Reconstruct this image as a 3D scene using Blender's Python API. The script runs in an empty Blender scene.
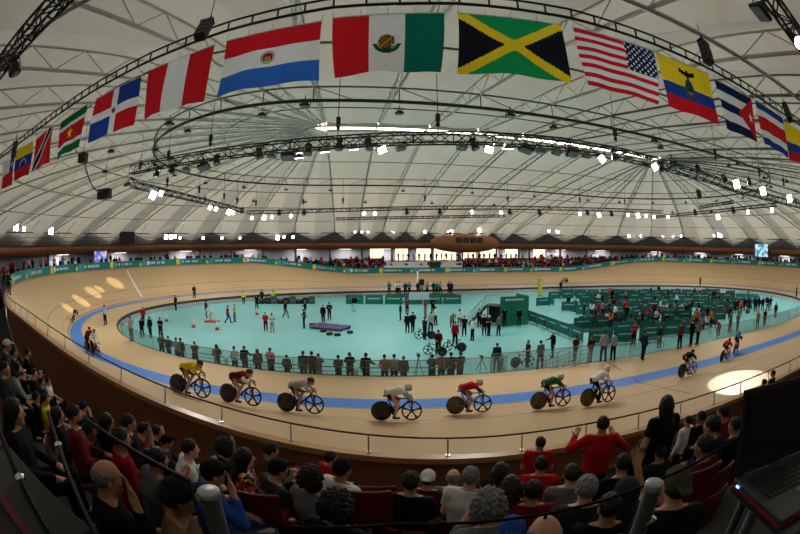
import bpy, math, random
import numpy as np
from mathutils import Vector, Matrix
R = random.Random(7)
PI = math.pi
C = bpy.context.scene.collection
V = lambda *a: np.array(a, float)

# ------------------------------------------------------------------ objects
def tag(o, label=None, cat=None, group=None, kind=None):
    if label: o['label'] = label
    if cat: o['category'] = cat
    if group: o['group'] = group
    if kind: o['kind'] = kind
    return o
def thing(name, label, cat, loc=(0, 0, 0), rz=0.0, group=None, M=None):
    o = bpy.data.objects.new(name, None); C.objects.link(o)
    o.empty_display_size = .1
    if M is not None: o.matrix_world = M
    else:
        o.location = [float(a) for a in loc]; o.rotation_euler = (0, 0, rz)
    return tag(o, label, cat, group)
def put(name, me, parent=None, mats=None, loc=None, rz=None):
    o = bpy.data.objects.new(name, me); C.objects.link(o)
    if parent is not None: o.parent = parent
    if loc is not None: o.location = [float(a) for a in loc]
    if rz is not None: o.rotation_euler = (0, 0, rz)
    if mats is not None:
        if not isinstance(mats, (list, tuple)): mats = [mats]
        while len(me.materials) < len(mats): me.materials.append(None)
        for i, m in enumerate(mats):
            o.material_slots[i].link = 'OBJECT'; o.material_slots[i].material = m
    return o
def copy_tree(o, parent=None, top=True):
    c = o.copy(); C.objects.link(c)
    if not top: c.parent = parent
    for ch in list(o.children): copy_tree(ch, c, False)
    return c

# ------------------------------------------------------------------ materials
MATS = {}
def mat(name, col=(.5, .5, .5), rough=.6, metal=0., var=0., scale=6., emit=None, es=1., spec=.4, bump=0., alpha=None, trans=0., coat=0.):
    if name in MATS: return MATS[name]
    m = bpy.data.materials.new(name); m.use_nodes = True
    nt = m.node_tree; b = nt.nodes['Principled BSDF']
    b.inputs['Base Color'].default_value = (*col, 1); b.inputs['Roughness'].default_value = rough
    b.inputs['Metallic'].default_value = metal; b.inputs['Specular IOR Level'].default_value = spec
    if coat: b.inputs['Coat Weight'].default_value = coat; b.inputs['Coat Roughness'].default_value = .15
    if emit: 
        b.inputs['Emission Color'].default_value = (*emit, 1); b.inputs['Emission Strength'].default_value = es
    if var or bump:
        tc = nt.nodes.new('ShaderNodeTexCoord'); nz = nt.nodes.new('ShaderNodeTexNoise')
        nz.inputs['Scale'].default_value = scale; nz.inputs['Detail'].default_value = 4
        nt.links.new(tc.outputs['Object'], nz.inputs['Vector'])
        if var:
            mr = nt.nodes.new('ShaderNodeMapRange'); mr.inputs['From Min'].default_value = .3; mr.inputs['From Max'].default_value = .7
            mr.inputs['To Min'].default_value = 1 - var; mr.inputs['To Max'].default_value = 1 + var
            mx = nt.nodes.new('ShaderNodeVectorMath'); mx.operation = 'SCALE'; mx.inputs[0].default_value = col
            nt.links.new(nz.outputs['Fac'], mr.inputs['Value']); nt.links.new(mr.outputs['Result'], mx.inputs['Scale'])
            nt.links.new(mx.outputs['Vector'], b.inputs['Base Color'])
        if bump:
            bp = nt.nodes.new('ShaderNodeBump'); bp.inputs['Strength'].default_value = bump; bp.inputs['Distance'].default_value = .02
            nt.links.new(nz.outputs['Fac'], bp.inputs['Height']); nt.links.new(bp.outputs['Normal'], b.inputs['Normal'])
    MATS[name] = m
    return m
def srgb(r, g, b):
    f = lambda c: (c/255/12.92) if c/255 <= .04045 else ((c/255+.055)/1.055)**2.4
    return (f(r), f(g), f(b))
def cloth(name, rgb, **k): return mat('cloth_'+name, srgb(*rgb), .85, var=.12, scale=9, spec=.15, **k)

# ------------------------------------------------------------------ mesh builder
class MB:
    def __init__(s): s.v = []; s.f = []; s.mi = []; s.sm = []; s.uv = None
    def add(s, verts, faces, mi=0, smooth=False):
        n = len(s.v); s.v.extend([tuple(float(c) for c in p) for p in verts])
        for f in faces: s.f.append(tuple(i+n for i in f)); s.mi.append(mi); s.sm.append(smooth)
        return s
    def box(s, c, d, mi=0, M=None):
        x, y, z = [a/2 for a in d]
        vs = [V(a, b, e) for a in (-x, x) for b in (-y, y) for e in (-z, z)]
        if M is not None: vs = [M @ p for p in vs]
        vs = [p + V(*c) for p in vs]
        return s.add(vs, [(0, 1, 3, 2), (4, 6, 7, 5), (0, 4, 5, 1), (2, 3, 7, 6), (0, 2, 6, 4), (1, 5, 7, 3)], mi)
    def rbox(s, c, d, r=.01, mi=0, M=None):      # box with chamfered vertical and horizontal edges
        x, y, z = [a/2 for a in d]; r = min(r, x*.9, y*.9, z*.9); vs = []; fs = []
        for k, (e, w) in enumerate(((-z, r), (-z+r, 0), (z-r, 0), (z, r))):
            a, b = x-w, y-w
            for p in ((-a+r, -b), (a-r, -b), (a, -b+r), (a, b-r), (a-r, b), (-a+r, b), (-a, b-r), (-a, -b+r)): vs.append(V(p[0], p[1], e))
        for k in range(3):
            for i in range(8): j = (i+1) % 8; fs.append((k*8+i, k*8+j, k*8+8+j, k*8+8+i))
        fs.append(tuple(range(7, -1, -1))); fs.append(tuple(range(24, 32)))
        if M is not None: vs = [M @ p for p in vs]
        return s.add([p + V(*c) for p in vs], fs, mi)
    def tube(s, p0, p1, r, n=6, mi=0, r1=None, cap=True):
        p0 = V(*p0); p1 = V(*p1); d = p1-p0; L = np.linalg.norm(d)
        if L < 1e-6: return s
        d /= L; a = V(0, 0, 1) if abs(d[2]) < .9 else V(1, 0, 0)
        u = np.cross(d, a); u /= np.linalg.norm(u); w = np.cross(d, u); r1 = r if r1 is None else r1
        vs = [p0+(u*math.cos(t)+w*math.sin(t))*r for t in np.linspace(0, 2*PI, n, endpoint=False)]
        vs += [p1+(u*math.cos(t)+w*math.sin(t))*r1 for t in np.linspace(0, 2*PI, n, endpoint=False)]
        fs = [(i, (i+1) % n, n+(i+1) % n, n+i) for i in range(n)]
        if cap: fs += [tuple(range(n-1, -1, -1)), tuple(range(n, 2*n))]
        return s.add(vs, fs, mi, n > 5)
    def path(s, pts, r, n=6, mi=0, closed=False):
        P = [V(*p) for p in pts]; m = len(P); vs = []; fs = []
        for i, p in enumerate(P):
            a = P[i-1] if (i or closed) else P[0]; b = P[(i+1) % m] if (i < m-1 or closed) else P[-1]
            d = b-a; d /= np.linalg.norm(d)+1e-12; q = V(0, 0, 1) if abs(d[2]) < .93 else V(0, 1, 0)
            u = np.cross(d, q); u /= np.linalg.norm(u); w = np.cross(d, u)
            rr = r if np.isscalar(r) else r[i]
            vs += [p+(u*math.cos(t)+w*math.sin(t))*rr for t in np.linspace(0, 2*PI, n, endpoint=False)]
        for i in range(m if closed else m-1):
            j = (i+1) % m
            for k in range(n): fs.append((i*n+k, i*n+(k+1) % n, j*n+(k+1) % n, j*n+k))
        if not closed: fs += [tuple(range(n-1, -1, -1)), tuple(range((m-1)*n, m*n))]
        return s.add(vs, fs, mi, True)
    def lathe(s, prof, n=20, mi=0, M=None, c=(0, 0, 0), smooth=True, caps=True):   # prof: (radius, z) pairs
        vs = []; fs = []; m = len(prof)
        for (r, z) in prof:
            for t in np.linspace(0, 2*PI, n, endpoint=False): vs.append(V(r*math.cos(t), r*math.sin(t), z))
        for i in range(m-1):
            for k in range(n): fs.append((i*n+k, i*n+(k+1) % n, (i+1)*n+(k+1) % n, (i+1)*n+k))
        if caps: fs += [tuple(range(n-1, -1, -1)), tuple(range((m-1)*n, m*n))]
        if M is not None: vs = [M @ p for p in vs]
        return s.add([p+V(*c) for p in vs], fs, mi, smooth)
    def grid(s, P, mi=0, closed=False, smooth=False, mf=None):        # P[i][j]
        n = len(P); m = len(P[0]); base = [p for row in P for p in row]; fs = []
        k0 = len(s.v); s.v.extend([tuple(float(c) for c in p) for p in base])
        for i in range(n if closed else n-1):
            a = i; b = (i+1) % n
            for j in range(m-1):
                s.f.append((k0+a*m+j, k0+b*m+j, k0+b*m+j+1, k0+a*m+j+1)); s.mi.append(mf(i, j) if mf else mi); s.sm.append(smooth)
        return s
    def mesh(s, name):
        me = bpy.data.meshes.new(name); me.from_pydata(s.v, [], s.f)
        me.polygons.foreach_set('material_index', s.mi); me.polygons.foreach_set('use_smooth', s.sm)
        me.update(); return me
    def build(s, name, mats, parent=None, **k):
        me = s.mesh(name)
        for m in (mats if isinstance(mats, (list, tuple)) else [mats]): me.materials.append(m)
        return put(name, me, parent, None, **k)
def rotz(a): c, s = math.cos(a), math.sin(a); return np.array([[c, -s, 0], [s, c, 0], [0, 0, 1.]])
def rotx(a): c, s = math.cos(a), math.sin(a); return np.array([[1, 0, 0], [0, c, -s], [0, s, c.real]])
def roty(a): c, s = math.cos(a), math.sin(a); return np.array([[c, 0, s], [0, 1, 0], [-s, 0, c]])
def basis(x, y, z, loc):
    return Matrix(((x[0], y[0], z[0], loc[0]), (x[1], y[1], z[1], loc[1]), (x[2], y[2], z[2], loc[2]), (0, 0, 0, 1)))
def norm(v): v = np.asarray(v, float); return v/(np.linalg.norm(v)+1e-12)
def sstep(t): t = np.clip(t, 0, 1); return t*t*(3-2*t)

# ------------------------------------------------------------------ camera
CAM = V(-22.5421, -39.2537, 6.1681); YAW, PIT, F2 = .1353, .0475, 821.77
cd = bpy.data.cameras.new('camera'); cam = bpy.data.objects.new('camera', cd); C.objects.link(cam)
cd.type = 'PANO'; cd.panorama_type = 'FISHEYE_EQUISOLID'
cd.fisheye_lens = F2/2/800*36; cd.fisheye_fov = math.radians(170); cd.sensor_width = 36; cd.sensor_height = 36*534/800
cd.lens = 12.5; cd.clip_start = .05; cd.clip_end = 600
cam.location = CAM; cam.rotation_euler = (PI/2-PIT, 0, -YAW)
bpy.context.scene.camera = cam
def ray(u, v):                                       # direction of a pixel of the 800 x 534 frame
    px, py = u-400, v-267; rr = math.hypot(px, py)+1e-9; th = 2*math.asin(rr/F2)
    X = px/rr*math.sin(th); U = -py/rr*math.sin(th); F = math.cos(th)
    c, s = math.cos(PIT), math.sin(PIT); Y = F*c+U*s; Z = -F*s+U*c
    c, s = math.cos(YAW), math.sin(YAW); return V(X*c+Y*s, -X*s+Y*c, Z)
def atz(u, v, z): d = ray(u, v); return CAM+d*((z-CAM[2])/d[2])
def aty(u, v, y): d = ray(u, v); return CAM+d*((y-CAM[1])/d[1])
def atd(u, v, t): return CAM+ray(u, v)*t
def proj(p):
    d = np.asarray(p, float)-CAM; c, s = math.cos(YAW), math.sin(YAW); X = d[0]*c-d[1]*s; Y = d[0]*s+d[1]*c; Z = d[2]
    c, s = math.cos(PIT), math.sin(PIT); F = Y*c-Z*s; U = Y*s+Z*c; r = math.hypot(X, U); rr = F2*math.sin(math.atan2(r, F)/2)
    return 400+X/r*rr, 267-U/r*rr

# ------------------------------------------------------------------ track line and ground
TR, TLS, TLT, B0, B1, DA, DB, AP, ZF = 18.6912, 4.9805, 55.963, .2178, .5593, 18.384, 19.891, 4.4335, -.917
BW, TW, NS = 1.08, 7.0, 480
def track_line():
    k1 = 1/TR; La = (PI-TLT*k1)/k1; tot = 2*TLS+2*TLT+La; n = NS*8
    s = np.linspace(0, 2*tot, n+1); u = np.mod(s, tot)
    k = np.where(u < TLS, 0, np.where(u < TLS+TLT, (u-TLS)/TLT*k1, np.where(u < TLS+TLT+La, k1, np.where(u < TLS+2*TLT+La, (TLS+2*TLT+La-u)/TLT*k1, 0))))
    ds = s[1]; cum = lambda f: np.concatenate([[0], np.cumsum((f[1:]+f[:-1])/2*ds)])
    th = cum(k); x = cum(np.cos(th)); y = cum(np.sin(th)); y = y-(y.max()+y.min())/2
    d = np.minimum(u, tot-u); sl = slice(0, n, 8)
    return s[sl], x[sl], y[sl], th[sl], d[sl], 2*tot
TS, TX, TY, TH, TD, TPER = track_line()
NX, NY = np.sin(TH), -np.cos(TH)                      # outward
BK = B0+(B1-B0)*sstep((TD-DA)/DB)
EO = TW*np.cos(BK); WSC = 1-.15*np.exp(-((np.arange(len(EO))-401)/19.)**2); EO = EO*WSC; EZ = TW*np.sin(BK)*WSC   # outer edge offset and height
CAPX, CAPZ = .17, .15
def off(i, o, z): i = i % NS; return V(TX[i]+NX[i]*o, TY[i]+NY[i]*o, z)
def near_i(p): i = int(np.argmin((TX-p[0])**2+(TY-p[1])**2)); return i, (p[0]-TX[i])*NX[i]+(p[1]-TY[i])*NY[i]
FARW = sstep((TY+22)/11.)                             # 0 near stands, 1 far stands
def row_z(i, k):
    near = .7+.25*min(k, 1)+.45*k; e = EZ[i]+.35; far = e+(max(3.35, e)-e)*min(k/5, 1)
    return near*(1-FARW[i])+far*FARW[i]
def row_o(i, k): return EO[i]+CAPX+1.0+.8*(k-(1 if k > 0 else 0))+(.35 if k > 0 else 0)            # front edge of row k
def ground(p):
    i, o = near_i(p)
    if o < -AP: return ZF
    if o < 0: return -.12*(-o)/AP
    if o < EO[i]+.05: return o*math.tan(BK[i])
    return .7
def hit(u, v, t0=3., t1=130.):                          # where a pixel's ray meets floor, apron or banking
    d = ray(u, v); t = t0
    while t < t1:
        p = CAM+d*t
        i, o = near_i(p)
        if o < EO[i]+.1 and p[2] <= ground(p): return p
        t += .06
    return CAM+d*t1
# ------------------------------------------------------------------ bodies from blended round limbs
def nets(D, lo, vox):                                    # surface nets on a sampled distance field
    ins = D < 0; nx, ny, nz = D.shape
    acc = np.zeros((nx-1, ny-1, nz-1, 3)); cnt = np.zeros((nx-1, ny-1, nz-1))
    sl = lambda o, n: slice(o, n-1+o)
    for ax in range(3):
        b, c = [a for a in range(3) if a != ax]
        for ob in (0, 1):
            for oc in (0, 1):
                o0 = [0, 0, 0]; o0[b] = ob; o0[c] = oc; o1 = list(o0); o1[ax] = 1
                A = D[sl(o0[0], nx), sl(o0[1], ny), sl(o0[2], nz)]; B = D[sl(o1[0], nx), sl(o1[1], ny), sl(o1[2], nz)]
                m = (A < 0) != (B < 0); t = np.where(m, A/np.where(m, A-B, 1), 0)
                cnt += m; acc[..., ax] += t; acc[..., b] += m*ob; acc[..., c] += m*oc
    ok = cnt > 0; idx = -np.ones(ok.shape, int); idx[ok] = np.arange(ok.sum())
    cells = np.argwhere(ok); P = (cells+acc[ok]/cnt[ok][:, None])*vox+lo
    F = []
    for ax in range(3):
        b, c = [(1, 2), (2, 0), (0, 1)][ax]
        s0 = [slice(None)]*3; s0[ax] = slice(0, -1); s1 = [slice(None)]*3; s1[ax] = slice(1, None)
        e = np.argwhere(ins[tuple(s0)] != ins[tuple(s1)])
        e = e[(e[:, b] > 0) & (e[:, c] > 0) & (e[:, b] < D.shape[b]-1) & (e[:, c] < D.shape[c]-1)]
        fl = ins[e[:, 0], e[:, 1], e[:, 2]]
        q = []
        for db, dc in ((1, 1), (0, 1), (0, 0), (1, 0)):
            k = e.copy(); k[:, b] -= db; k[:, c] -= dc; q.append(idx[k[:, 0], k[:, 1], k[:, 2]])
        q = np.stack(q, 1); q[~fl] = q[~fl][:, ::-1]; F.append(q)
    F = np.concatenate(F); return P, F[(F >= 0).all(1)]
def cap(p0, p1, r0, r1, k=.03, flat=False, sx=1.): return ('c', V(*p0), V(*p1), r0, r1, k, flat)
def ell(c, r, M=None, k=.02): return ('e', V(*c), V(*r), np.eye(3) if M is None else M, k)
def blob(name, prims, vox=.02, cuts=(), subs=()):
    lo = V(9, 9, 9); hi = -lo
    for p in prims:
        if p[0] == 'c':
            m = max(p[3], p[4]); lo = np.minimum(lo, np.minimum(p[1], p[2])-m); hi = np.maximum(hi, np.maximum(p[1], p[2])+m)
        else: lo = np.minimum(lo, p[1]-p[2].max()); hi = np.maximum(hi, p[1]+p[2].max())
    lo = lo-2.5*vox; n = np.ceil((hi-lo)/vox).astype(int)+4
    D = np.full(n, 1.0); ax = [lo[i]+np.arange(n[i])*vox for i in range(3)]
    def region(b0, b1): return tuple(slice(max(0, int((b0[i]-lo[i])/vox)), min(n[i], int((b1[i]-lo[i])/vox)+2)) for i in range(3))
    def dist(p, s):
        X = np.stack(np.meshgrid(ax[0][s[0]], ax[1][s[1]], ax[2][s[2]], indexing='ij'), -1)
        if p[0] == 'c':
            ab = p[2]-p[1]; L = ab @ ab+1e-12; t = np.clip(((X-p[1]) @ ab)/L, 0, 1)
            d = np.linalg.norm(X-p[1]-t[..., None]*ab, axis=-1)-(p[3]+(p[4]-p[3])*t)
            if p[6]:
                u = ab/math.sqrt(L); d = np.maximum(d, (X-p[2]) @ u)
            return d
        q = (X-p[1]) @ p[3]; a = np.linalg.norm(q/p[2], axis=-1); b = np.linalg.norm(q/p[2]**2, axis=-1)
        return np.where(a < 1e-4, -p[2].min(), a*(a-1)/np.maximum(b, 1e-9))
    for p in list(prims)+[('-', q) for q in subs]:
        neg = p[0] == '-'
        if neg: p = p[1]
        k = p[5] if p[0] == 'c' else p[4]; m = 2.5*vox+k
        if p[0] == 'c': r = max(p[3], p[4]); b0, b1 = np.minimum(p[1], p[2])-r-m, np.maximum(p[1], p[2])+r+m
        else: b0, b1 = p[1]-p[2].max()-m, p[1]+p[2].max()+m
        s = region(b0, b1)
        if any(a.stop <= a.start for a in s): continue
        d = dist(p, s); o = D[s]
        if neg: D[s] = np.maximum(o, -d)
        else:
            h = np.clip(k-np.abs(o-d), 0, None)/max(k, 1e-6); D[s] = np.minimum(o, d)-h*h*k*.25
    if cuts:
        X = np.stack(np.meshgrid(*ax, indexing='ij'), -1)
        for (pt, nr) in cuts: D = np.maximum(D, (X-V(*pt)) @ norm(nr))
    P, F = nets(D, lo, vox)
    me = bpy.data.meshes.new(name); me.from_pydata(P.tolist(), [], F.tolist())
    me.polygons.foreach_set('use_smooth', [True]*len(F)); me.update(); return me

# ------------------------------------------------------------------ poses: joints in metres, facing +y, feet (or seat floor) at z 0
def pose(kind, v=0):
    J = {}
    L = lambda n, a, b: J.update({n+'L': V(*a), n+'R': V(*b)})
    J['hy'] = 0.; J['hp'] = 0.
    if kind == 'stand':
        J['pel'] = V(0, 0, .96); J['che'] = V(0, .0, 1.30); J['nec'] = V(0, -.01, 1.47); J['hea'] = V(0, .02, 1.62)
        L('sh', (-.175, 0, 1.42), (.175, 0, 1.42)); L('hi', (-.09, 0, .92), (.09, 0, .92))
        a = [.02, -.03, .05, 0][v % 4]
        L('kn', (-.11, .02+a, .50), (.11, .02-a, .50)); L('an', (-.12, -.02+a, .09), (.12, -.02-a*2, .09))
        arms = [((-.24, -.02, 1.14), (-.25, .06, .90), (.24, -.02, 1.14), (.25, .06, .90)),           # hanging
                ((-.26, -.02, 1.15), (-.10, .22, 1.20), (.26, -.02, 1.15), (.06, .22, 1.25)),          # arms folded / holding camera at chest
                ((-.30, -.04, 1.17), (-.18, .06, .98), (.24, -.02, 1.14), (.25, .07, .90)),            # hand on hip
                ((-.25, .10, 1.24), (-.08, .24, 1.46), (.25, .10, 1.24), (.08, .24, 1.48)),            # raised to the face, photographing
                ((-.24, .03, 1.15), (-.16, .27, 1.06), (.24, .03, 1.15), (.16, .27, 1.06)),            # hands on a rail
                ((-.23, -.10, 1.15), (-.06, -.18, .98), (.23, -.10, 1.15), (.06, -.18, .97)),          # hands behind
                ((-.24, -.02, 1.14), (-.25, .06, .90), (.30, .05, 1.22), (.42, .22, 1.12)),
                ((-.40, .06, 1.26), (-.30, .28, 1.34), (.40, .06, 1.26), (.30, .28, 1.34))][v % 8]      # one arm out; elbows spread on a rail
        L('el', arms[0], arms[2]); L('wr', arms[1], arms[3]); J['hy'] = [0, .5, -.6, 0, .2, -.3, .4, 0][v % 8]; J['hp'] = -.1
    elif kind == 'walk':
        J['pel'] = V(0, 0, .94); J['che'] = V(0, .03, 1.28); J['nec'] = V(0, .03, 1.45); J['hea'] = V(0, .07, 1.60)
        L('sh', (-.175, .02, 1.40), (.175, .04, 1.40)); L('hi', (-.09, 0, .90), (.09, 0, .90))
        L('kn', (-.10, .20, .52), (.10, .02, .49)); L('an', (-.10, .28, .10), (.10, -.28, .16))
        L('el', (-.24, -.12, 1.16), (.24, .10, 1.15)); L('wr', (-.22, -.02, .94), (.22, .28, .98))
    elif kind == 'bend':
        J['pel'] = V(0, -.12, .88); J['che'] = V(0, .20, 1.10); J['nec'] = V(0, .36, 1.20); J['hea'] = V(0, .46, 1.27); J['hp'] = -.6
        L('sh', (-.17, .31, 1.16), (.17, .31, 1.16)); L('hi', (-.09, -.10, .85), (.09, -.10, .85))
        L('kn', (-.11, .02, .47), (.11, .02, .47)); L('an', (-.12, -.06, .09), (.12, -.06, .09))
        L('el', (-.20, .40, .90), (.20, .40, .90)); L('wr', (-.12, .50, .68), (.12, .50, .68))
    elif kind == 'sit':
        ln = [.02, .10, .16, -.04, .05, .10, .02, .06][v % 8]
        J['pel'] = V(0, -.03, .53); J['che'] = V(0, -.03+ln*.6, .90); J['nec'] = V(0, -.03+ln, 1.06); J['hea'] = V(0, .01+ln*1.3, 1.21)
        y = -.03+ln*.85
        L('sh', (-.18, y, 1.01), (.18, y, 1.01)); L('hi', (-.095, 0, .51), (.095, 0, .51))
        L('kn', (-.13, .43, .52), (.13, .43, .52)); L('an', (-.13, .44, .09), (.13, .40, .09))
        arms = [((-.24, y+.03, .74), (-.13, .30, .62), (.24, y+.03, .74), (.13, .30, .62)),             # on the thighs
                ((-.26, y+.10, .77), (-.05, .33, .95), (.26, y+.10, .77), (.055, .33, .95)),              # clapping
                ((-.26, y+.12, .80), (-.07, .30, 1.16), (.26, y+.12, .80), (.07, .30, 1.16)),             # phone before the face
                ((-.26, y+.05, .76), (-.06, .22, .80), (.26, y+.05, .76), (.06, .20, .76)),             # arms folded
                ((-.24, y+.03, .74), (-.13, .30, .62), (.27, y+.16, .82), (.10, .17+y, 1.08)),             # hand to the chin
                ((-.25, y+.22, .66), (-.05, .42, .66), (.25, y+.22, .66), (.05, .42, .66)),             # leaning on the knees
                ((-.24, y+.03, .74), (-.13, .30, .62), (.28, y+.20, 1.02), (.20, .26, 1.28)),             # one arm raised
                ((-.24, y+.03, .74), (-.10, .30, .62), (.24, y+.03, .74), (.10, .30, .64))][v % 8]
        L('el', arms[0], arms[2]); L('wr', arms[1], arms[3]); J['hy'] = 0; J['hp'] = [-.08, -.1, .0, -.2, -.1, -.15, 0, .1][v % 8]
    elif kind == 'ride':                                    # on a track bicycle: rear axle at y -.40, front axle y .58, floor z 0
        J['pel'] = V(0, -.20, .96); J['che'] = V(0, .16, 1.04); J['nec'] = V(0, .34, 1.05); J['hea'] = V(0, .475, 1.125); J['hp'] = -.15
        if v == 1: J['che'] = V(0, .17, 1.12); J['nec'] = V(0, .34, 1.17); J['hea'] = V(0, .46, 1.26)
        if v == 2: J['che'] = V(0, .08, 1.25); J['nec'] = V(0, .22, 1.40); J['hea'] = V(0, .31, 1.52)
        n = J['nec']; L('sh', n+V(-.17, -.04, -.05), n+V(.17, -.04, -.05)); L('hi', (-.09, -.17, .92), (.09, -.17, .92))
        L('kn', (-.10, .16, .72), (.10, .12, .55)); L('an', (-.10, -.03, .37), (.10, .01, .16))
        L('el', (-.25, .36, .92), (.25, .36, .92)); L('wr', (-.19, .50, .80), (.19, .50, .80))
        if v == 2: L('el', (-.24, .30, 1.1), (.24, .30, 1.1)); L('wr', (-.17, .47, .88), (.17, .47, .88))
    for s, q in (('L', -1), ('R', 1)):
        f = norm(V(0.12*q, 1, 0)) if kind != 'ride' else V(0, .95, -.3)
        J['to'+s] = J['an'+s]+f*.15+V(0, 0, -.045 if kind != 'ride' else 0)
        d = norm(J['wr'+s]-J['el'+s]); J['ha'+s] = J['wr'+s]+d*.08
    return J
def head_M(J): return rotz(J['hy']) @ rotx(J['hp'])
def hand_prims(J, s, fine):
    w = J['wr'+s]; d = norm(J['wr'+s]-J['el'+s]); q = -1 if s == 'L' else 1
    side = norm(np.cross(d, V(0, 0, 1) if abs(d[2]) < .8 else V(0, 1, 0)))
    nrm = np.cross(side, d)
    if not fine: return [cap(w, w+d*.09, .032, .028), cap(w+d*.05, w+d*.15+nrm*.01, .028, .014), cap(w+d*.03, w+d*.08-side*q*.05, .016, .011)]
    if nrm[1] > 0: nrm = -nrm
    P = [cap(w, w+d*.03, .027, .026, .02), ell(w+d*.055, (.042, .05, .017), np.stack([side, d, nrm], 1), .02)]
    for i, (o, ln) in enumerate(((-.032, .062), (-.011, .075), (.011, .080), (.031, .068))):
        b = w+d*.088+side*o; k1 = b+d*ln*.5+side*o*.12+nrm*.004; k2 = k1+d*ln*.42+nrm*.012; k3 = k2+d*ln*.2+nrm*.012
        P += [cap(b, k1, .0095, .009, .004), cap(k1, k2, .009, .0082, .004), cap(k2, k3, .0082, .007, .003)]
    th = -1
    t0 = w+d*.03+side*.03*th; t1 = w+d*.06+side*.062*th+nrm*.01; t2 = t1+d*.035+side*.008*th+nrm*.008
    P += [cap(t0, t1, .015, .012, .008), cap(t1, t2, .011, .009, .004)]
    return P
def torso(J, e=0.):
    p, c, n = J['pel'], J['che'], J['nec']; sd = norm(J['shR']-J['shL'])
    out = [ell(p, (.165+e, .115+e, .12+e), None, .05)]
    for q in (-1, 0, 1): out.append(cap(p+sd*.075*q, c+sd*.085*q, .098+e, .108+e, .05))
    m = (c+n)/2
    out += [cap(c+sd*-.08, (J['shL']+m)/2, .10+e, .07+e, .05), cap(c+sd*.08, (J['shR']+m)/2, .10+e, .07+e, .05),
            cap(J['shL'], J['shR'], .062+e, .062+e, .04), cap(n, (J['shL']+n)/2+V(0, 0, -.01), .052+e*.7, .05+e, .04), cap(n, (J['shR']+n)/2+V(0, 0, -.01), .052+e*.7, .05+e, .04)]
    return out
def arm(J, s, e=0., full=True):
    a, b, c = J['sh'+s], J['el'+s], J['wr'+s]
    if full == 'tee': return [cap(a, a+(b-a)*.62, .058+e, .056+e, .03, True)]
    r = [cap(a, b, .056+e, .042+e, .03), cap(b, c, .044+e, .03+e, .02, e > 0)]
    return r
def leg(J, s, e=0., to=1.):
    a, b, c = J['hi'+s], J['kn'+s], J['an'+s]
    return [cap(a, b, .088+e, .058+e, .04), cap(b, b+(c-b)*to, .058+e, .058+(.038-.058)*to+e*1.2, .03, e > 0)]
def head(J, fine):
    h = J['hea']; M = head_M(J); g = lambda x, y, z: h+M @ V(x, y, z)
    P = [ell(g(0, -.012, .028), (.076, .095, .092), M, .02), ell(g(0, .018, -.045), (.058, .072, .075), M, .03), cap(J['nec'], g(0, -.03, -.05), .054, .052, .03),
         cap(J['nec']+V(0, 0, -.06), J['nec'], .06, .055, .03)]
    P += [cap(g(0, .088, .012), g(0, .106, -.022), .010, .014, .012)]                        # nose
    P += [ell(g(q*.078, -.01, -.005), (.012, .02, .032), M, .008) for q in (-1, 1)]            # ears
    if fine:
        P += [cap(g(-.04, .076, .032), g(.04, .076, .032), .010, .010, .012), ell(g(0, .078, -.058), (.025, .012, .009), M, .008), ell(g(0, .068, -.095), (.022, .02, .016), M, .015)]
        P += [ell(g(q*.042, .062, -.02), (.022, .02, .02), M, .02) for q in (-1, 1)]
    return P
HAIR = {}
def hair_mesh(style, J, vox, key):
    me = hair_base(style, J, vox, key)
    if style in ('short', 'bushy', 'long', 'bun', 'tail', 'balding'):           # locks and tufts
        n = len(me.vertices); co = np.zeros(n*3); me.vertices.foreach_get('co', co); co = co.reshape(-1, 3); d = co-(J['hea']+V(0, -.02, .03)); L = np.linalg.norm(d, axis=1, keepdims=True); d = d/L
        f, am = {'bushy': (120, .016), 'long': (95, .005), 'short': (130, .0065), 'balding': (150, .003)}.get(style, (110, .004)); q = co*f
        w = np.sin(q[:, 0]+1.7*np.sin(q[:, 2]*.6))*np.sin(q[:, 1]+1.3*np.sin(q[:, 0]*.7))+(.5*np.sin(q[:, 2]*(.5 if style == 'long' else 1.9)+q[:, 0]*1.6) if style != 'long' else 0)
        me.vertices.foreach_set('co', (co+d*(w*am)[:, None]).ravel()); me.update()
    return me
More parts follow.
